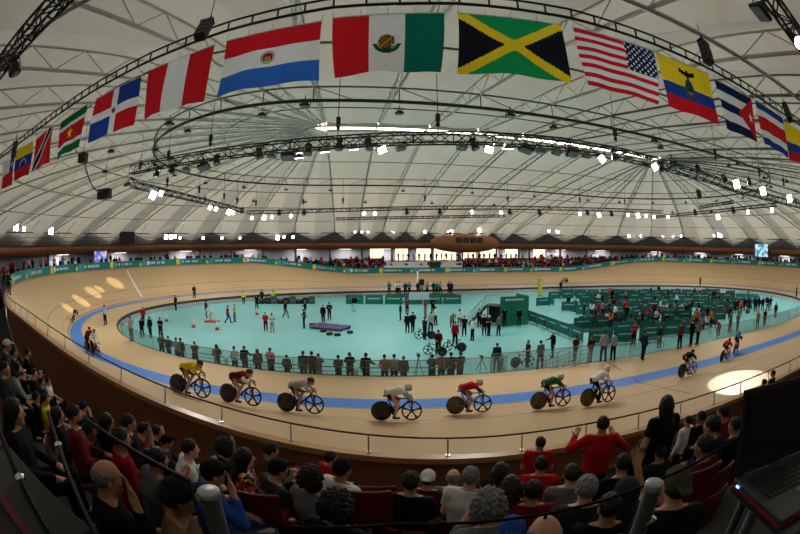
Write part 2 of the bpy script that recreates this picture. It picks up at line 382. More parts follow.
def hair_base(style, J, vox, key):
    h = J['hea']; M = head_M(J); g = lambda x, y, z: h+M @ V(x, y, z); w = lambda n: M @ V(*n)
    face = [(g(0, .052, .03), w((0, .9, -.55)))]
    if style == 'short': return blob('hair', [ell(g(0, -.016, .034), (.085, .103, .098), M)], vox, [(g(0, .05, .045), w((0, .75, -.65))), (g(0, -.05, -.045), w((0, -.2, -1)))], [ell(g(0, .09, -.03), (.07, .075, .09), M)])
    if style == 'balding': return blob('hair', [ell(g(0, -.018, .022), (.084, .100, .088), M)], vox, [(g(0, -.02, .062), w((0, .35, 1))), (g(0, .03, .03), w((0, 1, -.3))), (g(0, -.05, -.05), w((0, -.2, -1)))])
    if style == 'bushy': return blob('hair', [ell(g(0, -.03, .045), (.118, .128, .122), M), ell(g(-.06, -.05, -.02), (.07, .07, .08), M, .04), ell(g(.06, -.05, -.02), (.07, .07, .08), M, .04)], vox, face, [ell(g(0, .10, -.03), (.068, .09, .09), M)])
    if style == 'long': return blob('hair', [ell(g(0, -.02, .034), (.090, .106, .102), M), cap(g(0, -.055, 0), J['nec']+V(0, -.085, -.06), .085, .07, .03), cap(g(-.07, -.02, 0), J['nec']+V(-.085, -.03, -.06), .03, .03, .03), cap(g(.07, -.02, 0), J['nec']+V(.085, -.03, -.06), .03, .03, .03), cap(J['nec']+V(0, -.09, -.04), J['nec']+V(0, -.115, -.24), .072, .05, .03)], vox, [], [ell(g(0, .10, -.035), (.06, .085, .11), M)])
    if style == 'bun': return blob('hair', [ell(g(0, -.018, .034), (.086, .104, .1), M), ell(g(0, -.10, .085), (.042, .042, .042), M)], vox, [(g(0, -.05, -.05), w((0, -.2, -1)))], [ell(g(0, .10, -.03), (.07, .09, .09), M)])
    if style == 'tail': return blob('hair', [ell(g(0, -.018, .034), (.086, .104, .1), M), cap(g(0, -.11, .03), J['nec']+V(0, -.12, -.02), .03, .028), cap(J['nec']+V(0, -.12, -.02), J['nec']+V(0, -.13, -.2), .032, .015)], vox, [], [ell(g(0, .10, -.03), (.07, .09, .09), M)])
    if style in ('cap', 'capback'):
        q = 1 if style == 'cap' else -1
        return blob('cap', [ell(g(0, -.012, .04), (.09, .108, .095), M, .005), cap(g(-.035, q*.08, .066), g(-.03, q*.165, .058), .014, .013, .01), cap(g(.035, q*.08, .066), g(.03, q*.165, .058), .014, .013, .01), cap(g(0, q*.08, .070), g(0, q*.175, .062), .015, .013, .01)], vox, [], [ell(g(0, -.012, -.07), (.11, .13, .105), M)])
    if style == 'helmet': return blob('helmet', [ell(g(0, -.012, .04), (.093, .115, .1), M, .01), ell(g(0, -.09, .045), (.07, .07, .06), M, .05)], vox, [], [ell(g(0, .02, -.08), (.12, .16, .085), M), ell(g(0, .12, -.045), (.065, .08, .06), M)])
    if style == 'hood': return blob('hood', [ell(g(0, -.03, .02), (.105, .12, .12), M, .01), cap(g(0, -.06, -.05), J['nec']+V(0, -.05, -.03), .09, .1, .03)], vox, [], [ell(g(0, .10, -.01), (.07, .1, .1), M)])
PARTS = {}
def figure(kind, v, fine, sleeve, bottom):
    key = (kind, v, fine, sleeve, bottom)
    if key in PARTS: return PARTS[key]
    J = pose(kind, v); vx = {0: .038, 1: .026, 2: .0125}[fine]; D = {'J': J}
    base = (kind, v, fine)
    if base not in PARTS:
        P = torso(J)+head(J, fine == 2)
        for s in 'LR': P += arm(J, s)+hand_prims(J, s, fine == 2)+leg(J, s)+[cap(J['an'+s], J['to'+s], .042, .034)]
        PARTS[base] = blob('body', P, {0: .034, 1: .022, 2: .0095}[fine])
    D['body'] = PARTS[base]
    S = torso(J, .013)
    for s in 'LR': S += arm(J, s, .013, 'tee' if sleeve == 'tee' else True)
    up = norm(J['nec']-J['pel']); sp = norm(J['hea']-J['nec']); S += [cap(J['nec']+V(0, 0, -.07), J['nec']+sp*.05, .08, .064, .04)]
    D['shirt'] = blob('shirt', S, vx, [(J['nec']+sp*.022, sp), (J['pel']-up*.06, -up)])
    T = [ell(J['pel'], (.177, .128, .125), None, .05)]
    for s in 'LR': T += leg(J, s, .016, {'long': .97, 'short': .05}[bottom])
    if bottom == 'short': T = [ell(J['pel'], (.177, .128, .125), None, .05)]+[cap(J['hi'+s], J['hi'+s]+(J['kn'+s]-J['hi'+s])*.85, .102, .078, .04, True) for s in 'LR']
    D['trousers'] = blob('trousers', T, vx, [(J['pel']+up*.085, up)])
    D['shoe'] = [blob('shoe', [cap(J['an'+s]+V(0, -.025, -.03), J['to'+s], .05, .04, .02), cap(J['an'+s]+V(0, 0, .02), J['an'+s]+V(0, 0, -.03), .046, .05, .02)], vx) for s in 'LR']
    PARTS[key] = D
    return D
SKINS = [mat('skin_'+n, srgb(*c), .55, var=.05, spec=.3) for n, c in (('fair', (222, 172, 148)), ('tan', (196, 142, 112)), ('olive', (172, 118, 90)), ('brown', (120, 78, 58)))]
HAIRM = {k: mat('hair_'+k, srgb(*c), .55, var=.3, scale=40, spec=.35, bump=.3) for k, c in dict(black=(22, 19, 18), brown=(48, 34, 26), grey=(120, 120, 122), white=(205, 205, 205), blond=(120, 90, 55), lightbrown=(84, 60, 42)).items()}
CL = {k: cloth(k, c) for k, c in dict(black=(17, 17, 20), darkgrey=(44, 45, 49), grey=(112, 114, 118), lightgrey=(165, 166, 170), white=(226, 226, 226), red=(188, 26, 32), darkred=(110, 22, 28), maroon=(78, 26, 32), navy=(28, 36, 66), blue=(36, 74, 150), lightblue=(130, 172, 206),
     green=(28, 100, 66), darkgreen=(34, 56, 46), olive=(70, 70, 52), yellow=(222, 190, 40), hivis=(214, 232, 60), orange=(206, 104, 40), brown=(96, 64, 44), beige=(186, 164, 132), pink=(220, 150, 160), teal=(20, 120, 120), denim=(52, 74, 112), purple=(88, 60, 120), cream=(215, 205, 185), tanbrown=(128, 96, 66)).items()}
SHOE = mat('shoe_leather', srgb(30, 30, 32), .5); EYEW = mat('eye_white', srgb(225, 222, 215), .3); EYED = mat('eye_iris', srgb(40, 26, 18), .2)
def person(pos, rz, kind='stand', v=0, top='black', bot='black', hair='short', hc='black', skin=1, fine=0, sleeve='long', bottom='long', label=None, group=None, sc=1., M=None, capc=None, eyes=False, shirt=None, cat='person', shoes=None):
    D = figure(kind, v, fine, sleeve, bottom); J = D['J']
    o = thing('person' if cat == 'person' else 'cyclist', label, cat, pos, rz, group, M)
    if M is None: o.scale = (sc, sc, sc)
    put('body', D['body'], o, SKINS[skin])
    put('shirt', D['shirt'], o, shirt or CL[top]); put('trousers', D['trousers'], o, CL[bot])
    for m in D['shoe']: put('shoe', m, o, shoes or SHOE)
    if hair:
        hk = (kind, v, fine, hair)
        if hk not in HAIR: HAIR[hk] = hair_mesh(hair, J, {0: .024, 1: .018, 2: .0095}[fine], hk)
        isc = hair in ('cap', 'capback', 'helmet', 'hood')
        put({'cap': 'cap', 'capback': 'cap', 'helmet': 'helmet', 'hood': 'hood'}.get(hair, 'hair'), HAIR[hk], o, (CL[capc] if isinstance(capc, str) else capc) if (isc and capc) else HAIRM[hc])
        if isc and hair != 'hood' and hair != 'helmet':
            hk2 = (kind, v, fine, 'balding')
            if hk2 not in HAIR: HAIR[hk2] = hair_mesh('balding', J, {0: .024, 1: .018, 2: .0095}[fine], hk2)
            put('hair', HAIR[hk2], o, HAIRM[hc])
    if eyes:
        for q in (-1, 1):
            k = ('eye', kind, v, q)
            if k not in HAIR:
                e_ = MB(); h = J['hea']; Mh = head_M(J)
                e_.lathe([(.001, -.013), (.009, -.009), (.013, 0), (.009, .009), (.001, .013)], 10, 0, Mh, h+Mh @ V(q*.032, .078, .012))
                e_.lathe([(.001, -.006), (.006, -.003), (.001, .006)], 8, 1, Mh, h+Mh @ V(q*.031, .0895, .012)); HAIR[k] = e_.mesh('eye')
            put('eye', HAIR[k], o, [EYEW, EYED])
    return o
# ------------------------------------------------------------------ surfaces
def wood_mat(name, rgb, along=.35, plank=28., rough=.38, var=.10, seam=.12):   # planks run along U (metres), across V (metres)
    m = bpy.data.materials.new(name); m.use_nodes = True; nt = m.node_tree; b = nt.nodes['Principled BSDF']; N = nt.nodes.new; K = nt.links.new
    uv = N('ShaderNodeUVMap'); mp = N('ShaderNodeMapping'); mp.inputs['Scale'].default_value = (along, plank, 1)
    nz = N('ShaderNodeTexNoise'); nz.inputs['Scale'].default_value = 1.; nz.inputs['Detail'].default_value = 3
    K(uv.outputs[0], mp.inputs[0]); K(mp.outputs[0], nz.inputs['Vector'])
    n2 = N('ShaderNodeTexNoise'); n2.inputs['Scale'].default_value = .12; n2.inputs['Detail'].default_value = 3; K(uv.outputs[0], n2.inputs['Vector'])
    a = N('ShaderNodeMath'); a.operation = 'MULTIPLY_ADD'; a.inputs[1].default_value = var*2; a.inputs[2].default_value = 1-var; K(nz.outputs['Fac'], a.inputs[0])
    c = N('ShaderNodeMath'); c.operation = 'MULTIPLY_ADD'; c.inputs[1].default_value = .2; c.inputs[2].default_value = .9; K(n2.outputs['Fac'], c.inputs[0])
    d = N('ShaderNodeMath'); d.operation = 'MULTIPLY'; K(a.outputs[0], d.inputs[0]); K(c.outputs[0], d.inputs[1])
    v = N('ShaderNodeVectorMath'); v.operation = 'SCALE'; v.inputs[0].default_value = srgb(*rgb); K(d.outputs[0], v.inputs['Scale']); K(v.outputs[0], b.inputs['Base Color'])
    b.inputs['Roughness'].default_value = rough; b.inputs['Specular IOR Level'].default_value = .35
    return m
TAN = wood_mat('pine_boards', (205, 172, 128)); BLUE = wood_mat('blue_painted_boards', (62, 124, 205), var=.05)
LBLK = mat('line_black', srgb(60, 52, 46), .5); LRED = mat('line_red', srgb(170, 90, 70), .5); LBLU = mat('line_dark', srgb(96, 92, 96), .5); LWHT = mat('line_white', srgb(232, 226, 216), .5)
WALLB = wood_mat('dark_brown_panel', (150, 94, 62), along=9., plank=.4, rough=.5, var=.18)
CAPM = wood_mat('varnished_wood_cap', (196, 142, 92), rough=.3)
STEEL = mat('steel_tube', (.55, .56, .58), .3, .9); DSTEEL = mat('dark_steel_tube', (.05, .05, .055), .4, .6); WSTEEL = mat('white_painted_steel', srgb(190, 192, 188), .45)
GSTEEL = mat('grey_painted_steel', srgb(104, 110, 106), .5); BLK = mat('black_metal', (.012, .012, .013), .45, .2); CHR = mat('chrome', (.8, .8, .82), .12, 1.)
CONC = mat('concrete_grey', srgb(62, 62, 62), .85, var=.12, scale=1.2, bump=.1)
def loop_strip(cols, name, mats, mi, i0=0, i1=NS, uvs=True, closed=None, kind='structure', parent=None, smooth=True):
    # cols: functions station -> (offset, z); mi: material index per strip
    idx = list(range(i0, i1+1)); P = [[off(i, *f(i % NS)) for f in cols] for i in idx]
    b = MB(); b.grid(P, 0, False, smooth, mf=lambda i, j: mi[j])
    me = b.mesh(name)
    uv = me.uv_layers.new(name='UVMap'); w = np.zeros((len(idx), len(cols)))
    for a, i in enumerate(idx):
        for j in range(1, len(cols)): w[a, j] = w[a, j-1]+np.linalg.norm(P[a][j]-P[a][j-1])
    m = len(cols); lo = np.zeros(len(me.loops), int); me.loops.foreach_get('vertex_index', lo)
    s = np.array([TS[i % NS]+(TPER if i >= NS else 0) for i in idx]); 
    co = np.stack([s[lo//m], w[lo//m, lo % m]], 1); uv.data.foreach_set('uv', co.ravel().astype(np.float32))
    for x in mats: me.materials.append(x)
    o = put(name, me, parent)
    if kind: tag(o, kind=kind)
    return o
def on(w): return lambda i: (w*WSC[i]*math.cos(BK[i]), w*WSC[i]*math.sin(BK[i]))
ws = [0, .17, .25, .85, .90, 2.42, 2.48, TW]
track = loop_strip([lambda i: (-AP, -.12), lambda i: (-BW, -.02), lambda i: (0, 0)]+[on(w) for w in ws[1:]], 'floor_track', [TAN, BLUE, LBLK, LRED, LBLU], [0, 1, 0, 2, 0, 3, 0, 4, 0])
tag(track, 'pine board cycling track banked around the arena floor')
def cross_line(u, v, u2, v2, w, m, nm):                # a painted line straight across the boards at a pixel's station
    p = hit(u, v); i, o = near_i(p); q = hit(u2, v2); j, o2 = near_i(q); b = MB(); P = []
    for t in np.linspace(0, 1, 12):
        oo = o+(o2-o)*t; k = i+(j-i)*t; k0 = int(k); f = k-k0
        a = off(k0, oo, 0)*(1-f)+off(k0+1, oo, 0)*f; T = V(math.cos(TH[k0 % NS]), math.sin(TH[k0 % NS]), 0)
        z = (oo*math.tan(BK[k0 % NS]) if oo > 0 else .12*oo/AP)+.006
        P.append([a-T*w/2+V(0, 0, z), a+T*w/2+V(0, 0, z)])
    b.grid(P); o = b.build(nm, m, track)
cross_line(127, 270, 143, 297, .35, LWHT, 'white_line')
cross_line(606, 362, 640, 383, .07, LBLK, 'black_line')
cross_line(640, 383, 690, 394, .06, LBLU, 'black_line')
cross_line(417, 286.5, 417, 277, .3, LWHT, 'finish_line')
# inner wall of the infield, floor
INW = mat('inner_wall_panels', srgb(176, 172, 170), .6, var=.15, scale=.6); DARK = mat('dark_rubber_edge', srgb(34, 36, 38), .6)
TEALF = mat('turquoise_floor', srgb(130, 200, 200), .42, var=.05, scale=.35, spec=.4)
w = loop_strip([lambda i: (-AP, -.12), lambda i: (-AP-.10, -.12), lambda i: (-AP-.10, -.42), lambda i: (-AP-.10, ZF)], 'wall_inner', [DARK, DARK, INW], [0, 1, 2])
b = MB(); b.add([off(i, -AP-.08, ZF) for i in range(NS)], [tuple(range(NS))]); tag(b.build('floor', TEALF), 'turquoise infield floor', kind='structure')
# outer wall, cap and handrail
SEC = lambda f: (lambda i: f(i))
NEAR0 = int(np.argmin(np.hypot(TX+56, TY-9)))                            # the stretch seen from outside
wall = loop_strip([lambda i: (EO[i], EZ[i]), lambda i: (EO[i]+.06, EZ[i]+.15), lambda i: (EO[i]+CAPX+.12, EZ[i]+.16), lambda i: (EO[i]+CAPX+.12, EZ[i]+.02), lambda i: (EO[i]+CAPX, EZ[i]+.02), lambda i: (EO[i]+CAPX, -1.2)], 'wall_outer', [CAPM, WALLB], [0, 0, 0, 0, 1], smooth=False)
rail = thing('handrail', 'long black handrail on slim steel posts along the top of the outer wall', 'handrail', (0, 0, 0))
near_st = [i for i in range(NS) if TY[i] < -13 or (TX[i] < 0 and TY[i] < -15)]
near_st.sort(key=lambda i: (TS[i]+TPER*.25) % TPER)
RH = .55
b = MB(); b.path([off(i, EO[i]+.02, EZ[i]+RH) for i in near_st], .022, 6); b.build('rail_tube', BLK, rail)
acc = 0
for a, i in enumerate(near_st[1:]):
    acc += np.linalg.norm(off(i, EO[i], 0)-off(near_st[a], EO[near_st[a]], 0))
    if acc > 1.62:
        acc = 0; b = MB(); n = V(NX[i], NY[i], 0)
        p = off(i, EO[i]+.10, EZ[i]+.15); q = off(i, EO[i]+.02, EZ[i]+RH)
        b.path([p, p+(q-p)*.35-n*.03+V(0, 0, .02), p+(q-p)*.7-n*.03, q], .02, 6); b.box(p+V(0, 0, .012), (.10, .10, .02)); b.build('post', STEEL, rail)
# ------------------------------------------------------------------ stands
def rows(k): return [(lambda i, k=k: (row_o(i, k), row_z(i, k-1) if k else row_z(i, 0))), (lambda i, k=k: (row_o(i, k), row_z(i, k)))]
cols = [lambda i: (EO[i]+CAPX+.02, row_z(i, 0))]
for k in range(1, 12): cols += rows(k)
cols.append(lambda i: (row_o(i, 12), row_z(i, 11)))
def clampfar(f, k):                                    # far rows stop rising at the concourse
    return f
STEP = mat('stand_concrete', srgb(52, 52, 54), .85, var=.15, scale=2.)
def rz2(i, k):
    kk = min(k, 5+6*(1-FARW[i])); return row_z(i, kk)
cols = [lambda i: (EO[i]+CAPX+.02, row_z(i, 0))]
for k in range(1, 12): cols += [(lambda i, k=k: (row_o(i, k), rz2(i, k-1))), (lambda i, k=k: (row_o(i, k), rz2(i, k)))]
cols.append(lambda i: (row_o(i, 11)+9, rz2(i, 11)))
loop_strip(cols, 'floor_stands', [STEP], [0]*(len(cols)-1), smooth=False)
# ------------------------------------------------------------------ shell: a stadium plan around two roof hubs
HUB, X0 = 20., -4.5
def stad(t, rho):                                        # t in [0,1): arc-length share at rho 30
    L = 4*HUB+2*PI*30; s = (t % 1)*L
    if s < 2*HUB: return V(X0-HUB+s, -rho, 0), V(0, -1, 0)
    s -= 2*HUB
    if s < PI*30: a = -PI/2+s/30; return V(X0+HUB+rho*math.cos(a), rho*math.sin(a), 0), V(math.cos(a), math.sin(a), 0)
    s -= PI*30
    if s < 2*HUB: return V(X0+HUB-s, rho, 0), V(0, 1, 0)
    s -= 2*HUB; a = PI/2+s/30; return V(X0-HUB+rho*math.cos(a), rho*math.sin(a), 0), V(math.cos(a), math.sin(a), 0)
RE = 48.
def roof_z(r): return float(np.interp(r, [0, 2, 9, 17, 25, 31, 36, 41, RE, 50], [18.3, 18.1, 17.5, 16.7, 15.6, 14.4, 13.2, 11.8, 9.6, 9.0]))
WOODB = wood_mat('wood_band', (150, 92, 56), along=.2, plank=3., rough=.4, var=.15)
PANEL = mat('concourse_panel', srgb(186, 182, 192), .6, var=.06, scale=.5); TEALC = mat('teal_column', srgb(40, 120, 128), .5); GREYC = mat('grey_column', srgb(120, 122, 124), .6)
def stad_strip(prof, name, mats, mi, n=240, kind='structure', t0=0., t1=1., smooth=True):
    P = []
    for a in range(n+1):
        t = t0+(t1-t0)*a/n; row = []
        for (r, z) in prof: p, _ = stad(t, r); row.append(p+V(0, 0, z))
        P.append(row)
    b = MB(); b.grid(P, 0, False, smooth, mf=lambda i, j: mi[j]); me = b.mesh(name)
    uv = me.uv_layers.new(name='UVMap'); m = len(prof); lo = np.zeros(len(me.loops), int); me.loops.foreach_get('vertex_index', lo)
    wz = np.concatenate([[0], np.cumsum([math.dist(prof[j], prof[j-1]) for j in range(1, m)])])
    co = np.stack([(lo//m)/n*(t1-t0)*380, wz[lo % m]], 1); uv.data.foreach_set('uv', co.ravel().astype(np.float32))
    for x in mats: me.materials.append(x)
    o = put(name, me); tag(o, kind=kind); return o
stad_strip([(45.2, 5.95), (44.9, 6.2), (44.8, 6.6), (44.9, 7.0), (45.2, 7.3)], 'trim_1', [WOODB], [0]*4)
stad_strip([(45.2, 5.95), (48.6, 6.05)], 'ceiling_concourse', [mat('soffit_brown', srgb(96, 66, 46), .6)], [0])
stad_strip([(45.0, 7.3), (48.6, 7.3)], 'trim_2', [DSTEEL], [0])
stad_strip([(48.4, 7.3), (48.4, 9.8)], 'wall_upper', [mat('dark_upper_wall', srgb(92, 92, 94), .8)], [0])
# concourse wall with daylight windows in the far middle
LW = 4*HUB+2*PI*30
def t_at_px(u, v=255, rho=48.5):
    best = None
    for t in np.linspace(0, 1, 2400):
        p, n = stad(t, rho); p[2] = 5
        if p[1] < -20 and True:
            continue
        q = proj(p)
        if abs(q[1]-v) < 30:
            d = abs(q[0]-u)
            if best is None or d < best[0]: best = (d, t)
    return best[1]
WIN = [(395, 408), (416, 432), (434, 456), (463, 476), (480, 498), (505, 519), (370, 384), (533, 545)]
wins = sorted(sorted((t_at_px(a), t_at_px(b))) for a, b in WIN)
edges = []; t = wins[0][0]
segs = []; cur = wins[-1][1]-1
for a, b_ in wins: segs.append((cur, a)); cur = b_
for k, (a, b_) in enumerate(segs):
    n = max(2, int((b_-a)*240)); stad_strip([(48.5, 3.0), (48.5, 6.1)], 'wall_concourse', [PANEL], [0], n, t0=a, t1=b_)
GLASS = bpy.data.materials.new('window_glass'); GLASS.use_nodes = True
nt = GLASS.node_tree; nt.nodes.clear(); o_ = nt.nodes.new('ShaderNodeOutputMaterial'); tr = nt.nodes.new('ShaderNodeBsdfTransparent'); gl = nt.nodes.new('ShaderNodeBsdfGlossy'); mx = nt.nodes.new('ShaderNodeMixShader')
gl.inputs['Roughness'].default_value = .05; mx.inputs[0].default_value = .08; tr.inputs['Color'].default_value = (.5, .47, .42, 1)
nt.links.new(tr.outputs[0], mx.inputs[1]); nt.links.new(gl.outputs[0], mx.inputs[2]); nt.links.new(mx.outputs[0], o_.inputs[0])
for k, (a, b_) in enumerate(wins):
    pa, n = stad(a, 48.5); pb, _ = stad(b_, 48.5); d = norm(pb-pa); L = np.linalg.norm(pb-pa); c = (pa+pb)/2
    w = MB(); M = np.stack([d, n, V(0, 0, 1)], 1)
    for z in (3.35, 5.95): w.box(c+V(0, 0, z), (L, .12, .1), 0, M)
    for x in np.linspace(-L/2, L/2, max(2, int(L/1.8)+1)): w.box(c+d*x+V(0, 0, 4.65), (.08, .12, 2.6), 0, M)
    fr = w.build('window_%d' % (k+1), GREYC); tag(fr, kind='structure')
    g = MB(); g.box(c+V(0, 0, 4.65), (L, .02, 2.6), 0, M); g.build('pane', GLASS, fr)
# columns along the concourse front
PX = [20, 49, 78, 108, 138, 168, 200, 231, 263, 296, 330, 362, 392, 432, 460, 497, 519, 530, 560, 587, 611, 634, 658, 683, 712, 744, 773, 798]
for k, u in enumerate(PX):
    t = t_at_px(u, 255, 45.6); p, n = stad(t, 45.8); b = MB(); tc = u in (20, 49, 362, 330, 519, 530, 587, 683, 712, 744)
    b.lathe([(.24, 0), (.24, 2.75)], 12); b.box((0, 0, .06), (.62, .62, .12)); b.box((0, 0, 2.7), (.56, .56, .1))
    o = b.build('column', TEALC if tc else GREYC, None, loc=p+V(0, 0, 3.3)); tag(o, kind='structure')
# ------------------------------------------------------------------ roof: pleated membrane on radial trusses
MEM = bpy.data.materials.new('roof_membrane'); MEM.use_nodes = True; nt = MEM.node_tree; nt.nodes.clear(); N = nt.nodes.new; K = nt.links.new
o_ = N('ShaderNodeOutputMaterial'); df = N('ShaderNodeBsdfDiffuse'); ts = N('ShaderNodeBsdfTranslucent'); ad = N('ShaderNodeMixShader'); nz = N('ShaderNodeTexNoise'); tc = N('ShaderNodeTexCoord')
mr = N('ShaderNodeMapRange'); vm = N('ShaderNodeVectorMath'); vm.operation = 'SCALE'; vm.inputs[0].default_value = (.355, .365, .352)
nz.inputs['Scale'].default_value = .22; nz.inputs['Detail'].default_value = 5; mr.inputs['To Min'].default_value = .82; mr.inputs['To Max'].default_value = 1.12
K(tc.outputs['Object'], nz.inputs['Vector']); K(nz.outputs['Fac'], mr.inputs['Value']); K(mr.outputs[0], vm.inputs['Scale']); K(vm.outputs[0], df.inputs['Color'])
ts.inputs['Color'].default_value = (.58, .61, .58, 1); ad.inputs[0].default_value = .165
K(df.outputs[0], ad.inputs[1]); K(ts.outputs[0], ad.inputs[2]); K(ad.outputs[0], o_.inputs[0])
NSTR, NARC = 8, 17                                        # bays per straight side, per half-turn
def ribs():
    out = []; L = LW
    for k in range(NSTR): out.append((2*HUB*k/NSTR)/L)
    for k in range(NARC): out.append((2*HUB+PI*30*k/NARC)/L)
    return out+[t+.5 for t in out]
RIB = ribs(); rh = [1.2, 5, 9, 13, 17, 21, 25, 29, 33, 37, 41, 44.5, RE]
P = []
for a in range(len(RIB)):
    t0 = RIB[a]; t1 = RIB[(a+1) % len(RIB)]+(1 if a == len(RIB)-1 else 0)
    for f in (0, .25, .5, .75):
        row = []
        for r in rh:
            p, n = stad(t0+(t1-t0)*f, r); dip = (1-abs(2*f-1))*(.12+1.0*max(0, (r-20)/28)**1.3)
            row.append(p+V(0, 0, roof_z(r)-dip*1.7))
        P.append(row)
b = MB(); b.grid(P, 0, True, False); tag(b.build('ceiling', MEM), 'pale pleated fabric roof over the arena', kind='structure')
SKY = mat('skylight_pane', (.9, .9, .9), .4)
b = MB()
for k in range(8):                                       # ridge skylight frames; the slot itself is open to the sky
    x = X0-HUB+5*k+2.5; b.box((x, 1.2, 18.05), (4.8, .12, .25)); b.box((x, -1.2, 18.05), (4.8, .12, .25)); b.box((x+2.45, 0, 18.05), (.15, 2.5, .2))
tag(b.build('window_20', WSTEEL), kind='structure')
# radial trusses, one object each
def ztop(r): return roof_z(r)-.12
rr = list(np.arange(2, 47.5, 1.5))
for a, t in enumerate(RIB):
    b = MB(); pt = []; pb = []
    for r in rr:
        p, n = stad(t, r); dpt = .35+.75*math.sin(PI*min(1, max(0, (r-2)/44)))
        pt.append(p+V(0, 0, ztop(r))); pb.append(p+V(0, 0, ztop(r)-dpt))
    b.path(pt, .06, 5); b.path(pb, .085, 6)
    for k in range(len(rr)-1): b.tube(pt[k] if k % 2 else pb[k], pb[k+1] if k % 2 else pt[k+1], .03, 4, cap=False)
    tag(b.build('roof_truss', WSTEEL if stad(t, 10)[0][0] < -12 or a % 3 == 0 else GSTEEL), kind='structure')
def ring(r, z, rad, name, m, n=160):
    b = MB(); b.path([stad(k/n, r)[0]+V(0, 0, z) for k in range(n)], rad, 6, closed=True); o = b.build(name, m); tag(o, kind='structure'); return o
ring(2.2, 17.5, .10, 'ring_beam', WSTEEL); ring(10, 16.6, .05, 'ring_beam', GSTEEL); ring(16.6, 14.7, .11, 'ring_beam', DSTEEL); ring(16.6, 15.6, .06, 'ring_beam', GSTEEL)
ring(24, 14.6, .06, 'ring_beam', GSTEEL); ring(32, 13.0, .09, 'ring_beam', WSTEEL); ring(39, 11.2, .06, 'ring_beam', WSTEEL); ring(45.5, 9.2, .09, 'ring_beam', DSTEEL); ring(45.0, 7.9, .05, 'ring_beam', GSTEEL); ring(44.8, 8.5, .04, 'ring_beam', GSTEEL)
for a, t in enumerate(RIB):                              # ties between the dark ring and the trusses, catwalk posts
    p, n = stad(t, 16.6); b = MB(); b.tube(p+V(0, 0, 14.7), p+V(0, 0, 15.6), .04, 4)
    p2, _ = stad(RIB[(a+1) % len(RIB)], 16.6); b.tube(p+V(0, 0, 15.6), (p+p2)/2+V(0, 0, 14.7), .03, 4); tag(b.build('roof_brace', GSTEEL), kind='structure')
    q, _ = stad(t, 45.3); b = MB(); b.tube(q+V(0, 0, 7.3), q+V(0, 0, 9.6), .05, 4); q2, _ = stad(t, 40); b.tube(q+V(0, 0, 7.4), q2+V(0, 0, 10.6), .045, 4)
    tag(b.build('roof_brace', GSTEEL), kind='structure')
# ------------------------------------------------------------------ boards along the far edge
def ord_(k): return ['first', 'second', 'third', 'fourth', 'fifth', 'sixth', 'seventh', 'eighth', 'ninth', 'tenth', 'eleventh', 'twelfth', 'thirteenth', 'fourteenth', 'fifteenth', 'sixteenth', 'seventeenth', 'eighteenth', 'nineteenth', 'twentieth', 'twenty-first', 'twenty-second', 'twenty-third', 'twenty-fourth', 'twenty-fifth', 'twenty-sixth', 'twenty-seventh', 'twenty-eighth', 'twenty-ninth', 'thirtieth', 'thirty-first', 'thirty-second', 'thirty-third', 'thirty-fourth', 'thirty-fifth', 'thirty-sixth', 'thirty-seventh', 'thirty-eighth', 'thirty-ninth', 'fortieth'][k]
BT = mat('board_teal', srgb(20, 124, 128), .45, var=.1, scale=.4); BY = mat('board_yellow', srgb(226, 208, 56), .5); BWH = mat('board_white', srgb(225, 232, 232), .5); BLT = mat('board_light_blue', srgb(70, 160, 190), .5); BGN = mat('board_green', srgb(28, 140, 100), .5)
i0 = int(np.argmin(np.hypot(TX+55.5*.87, TY+9))); order = [i for i in range(NS)]
far = [i for i in range(NS) if (TY[i] > -15 if TX[i] < 0 else TY[i] > 2.4) or (TX[i] > 0 and TY[i] > -12.5)]
far.sort(key=lambda i: TS[i])
runs = []; run = [far[0]]; acc = 0
for a in range(1, len(far)):
    i, j = far[a-1], far[a]; acc += np.linalg.norm(off(j, EO[j], 0)-off(i, EO[i], 0)); run.append(j)
    if acc >= 5.6: runs.append(run); run = [j]; acc = 0
NBD = len(runs)
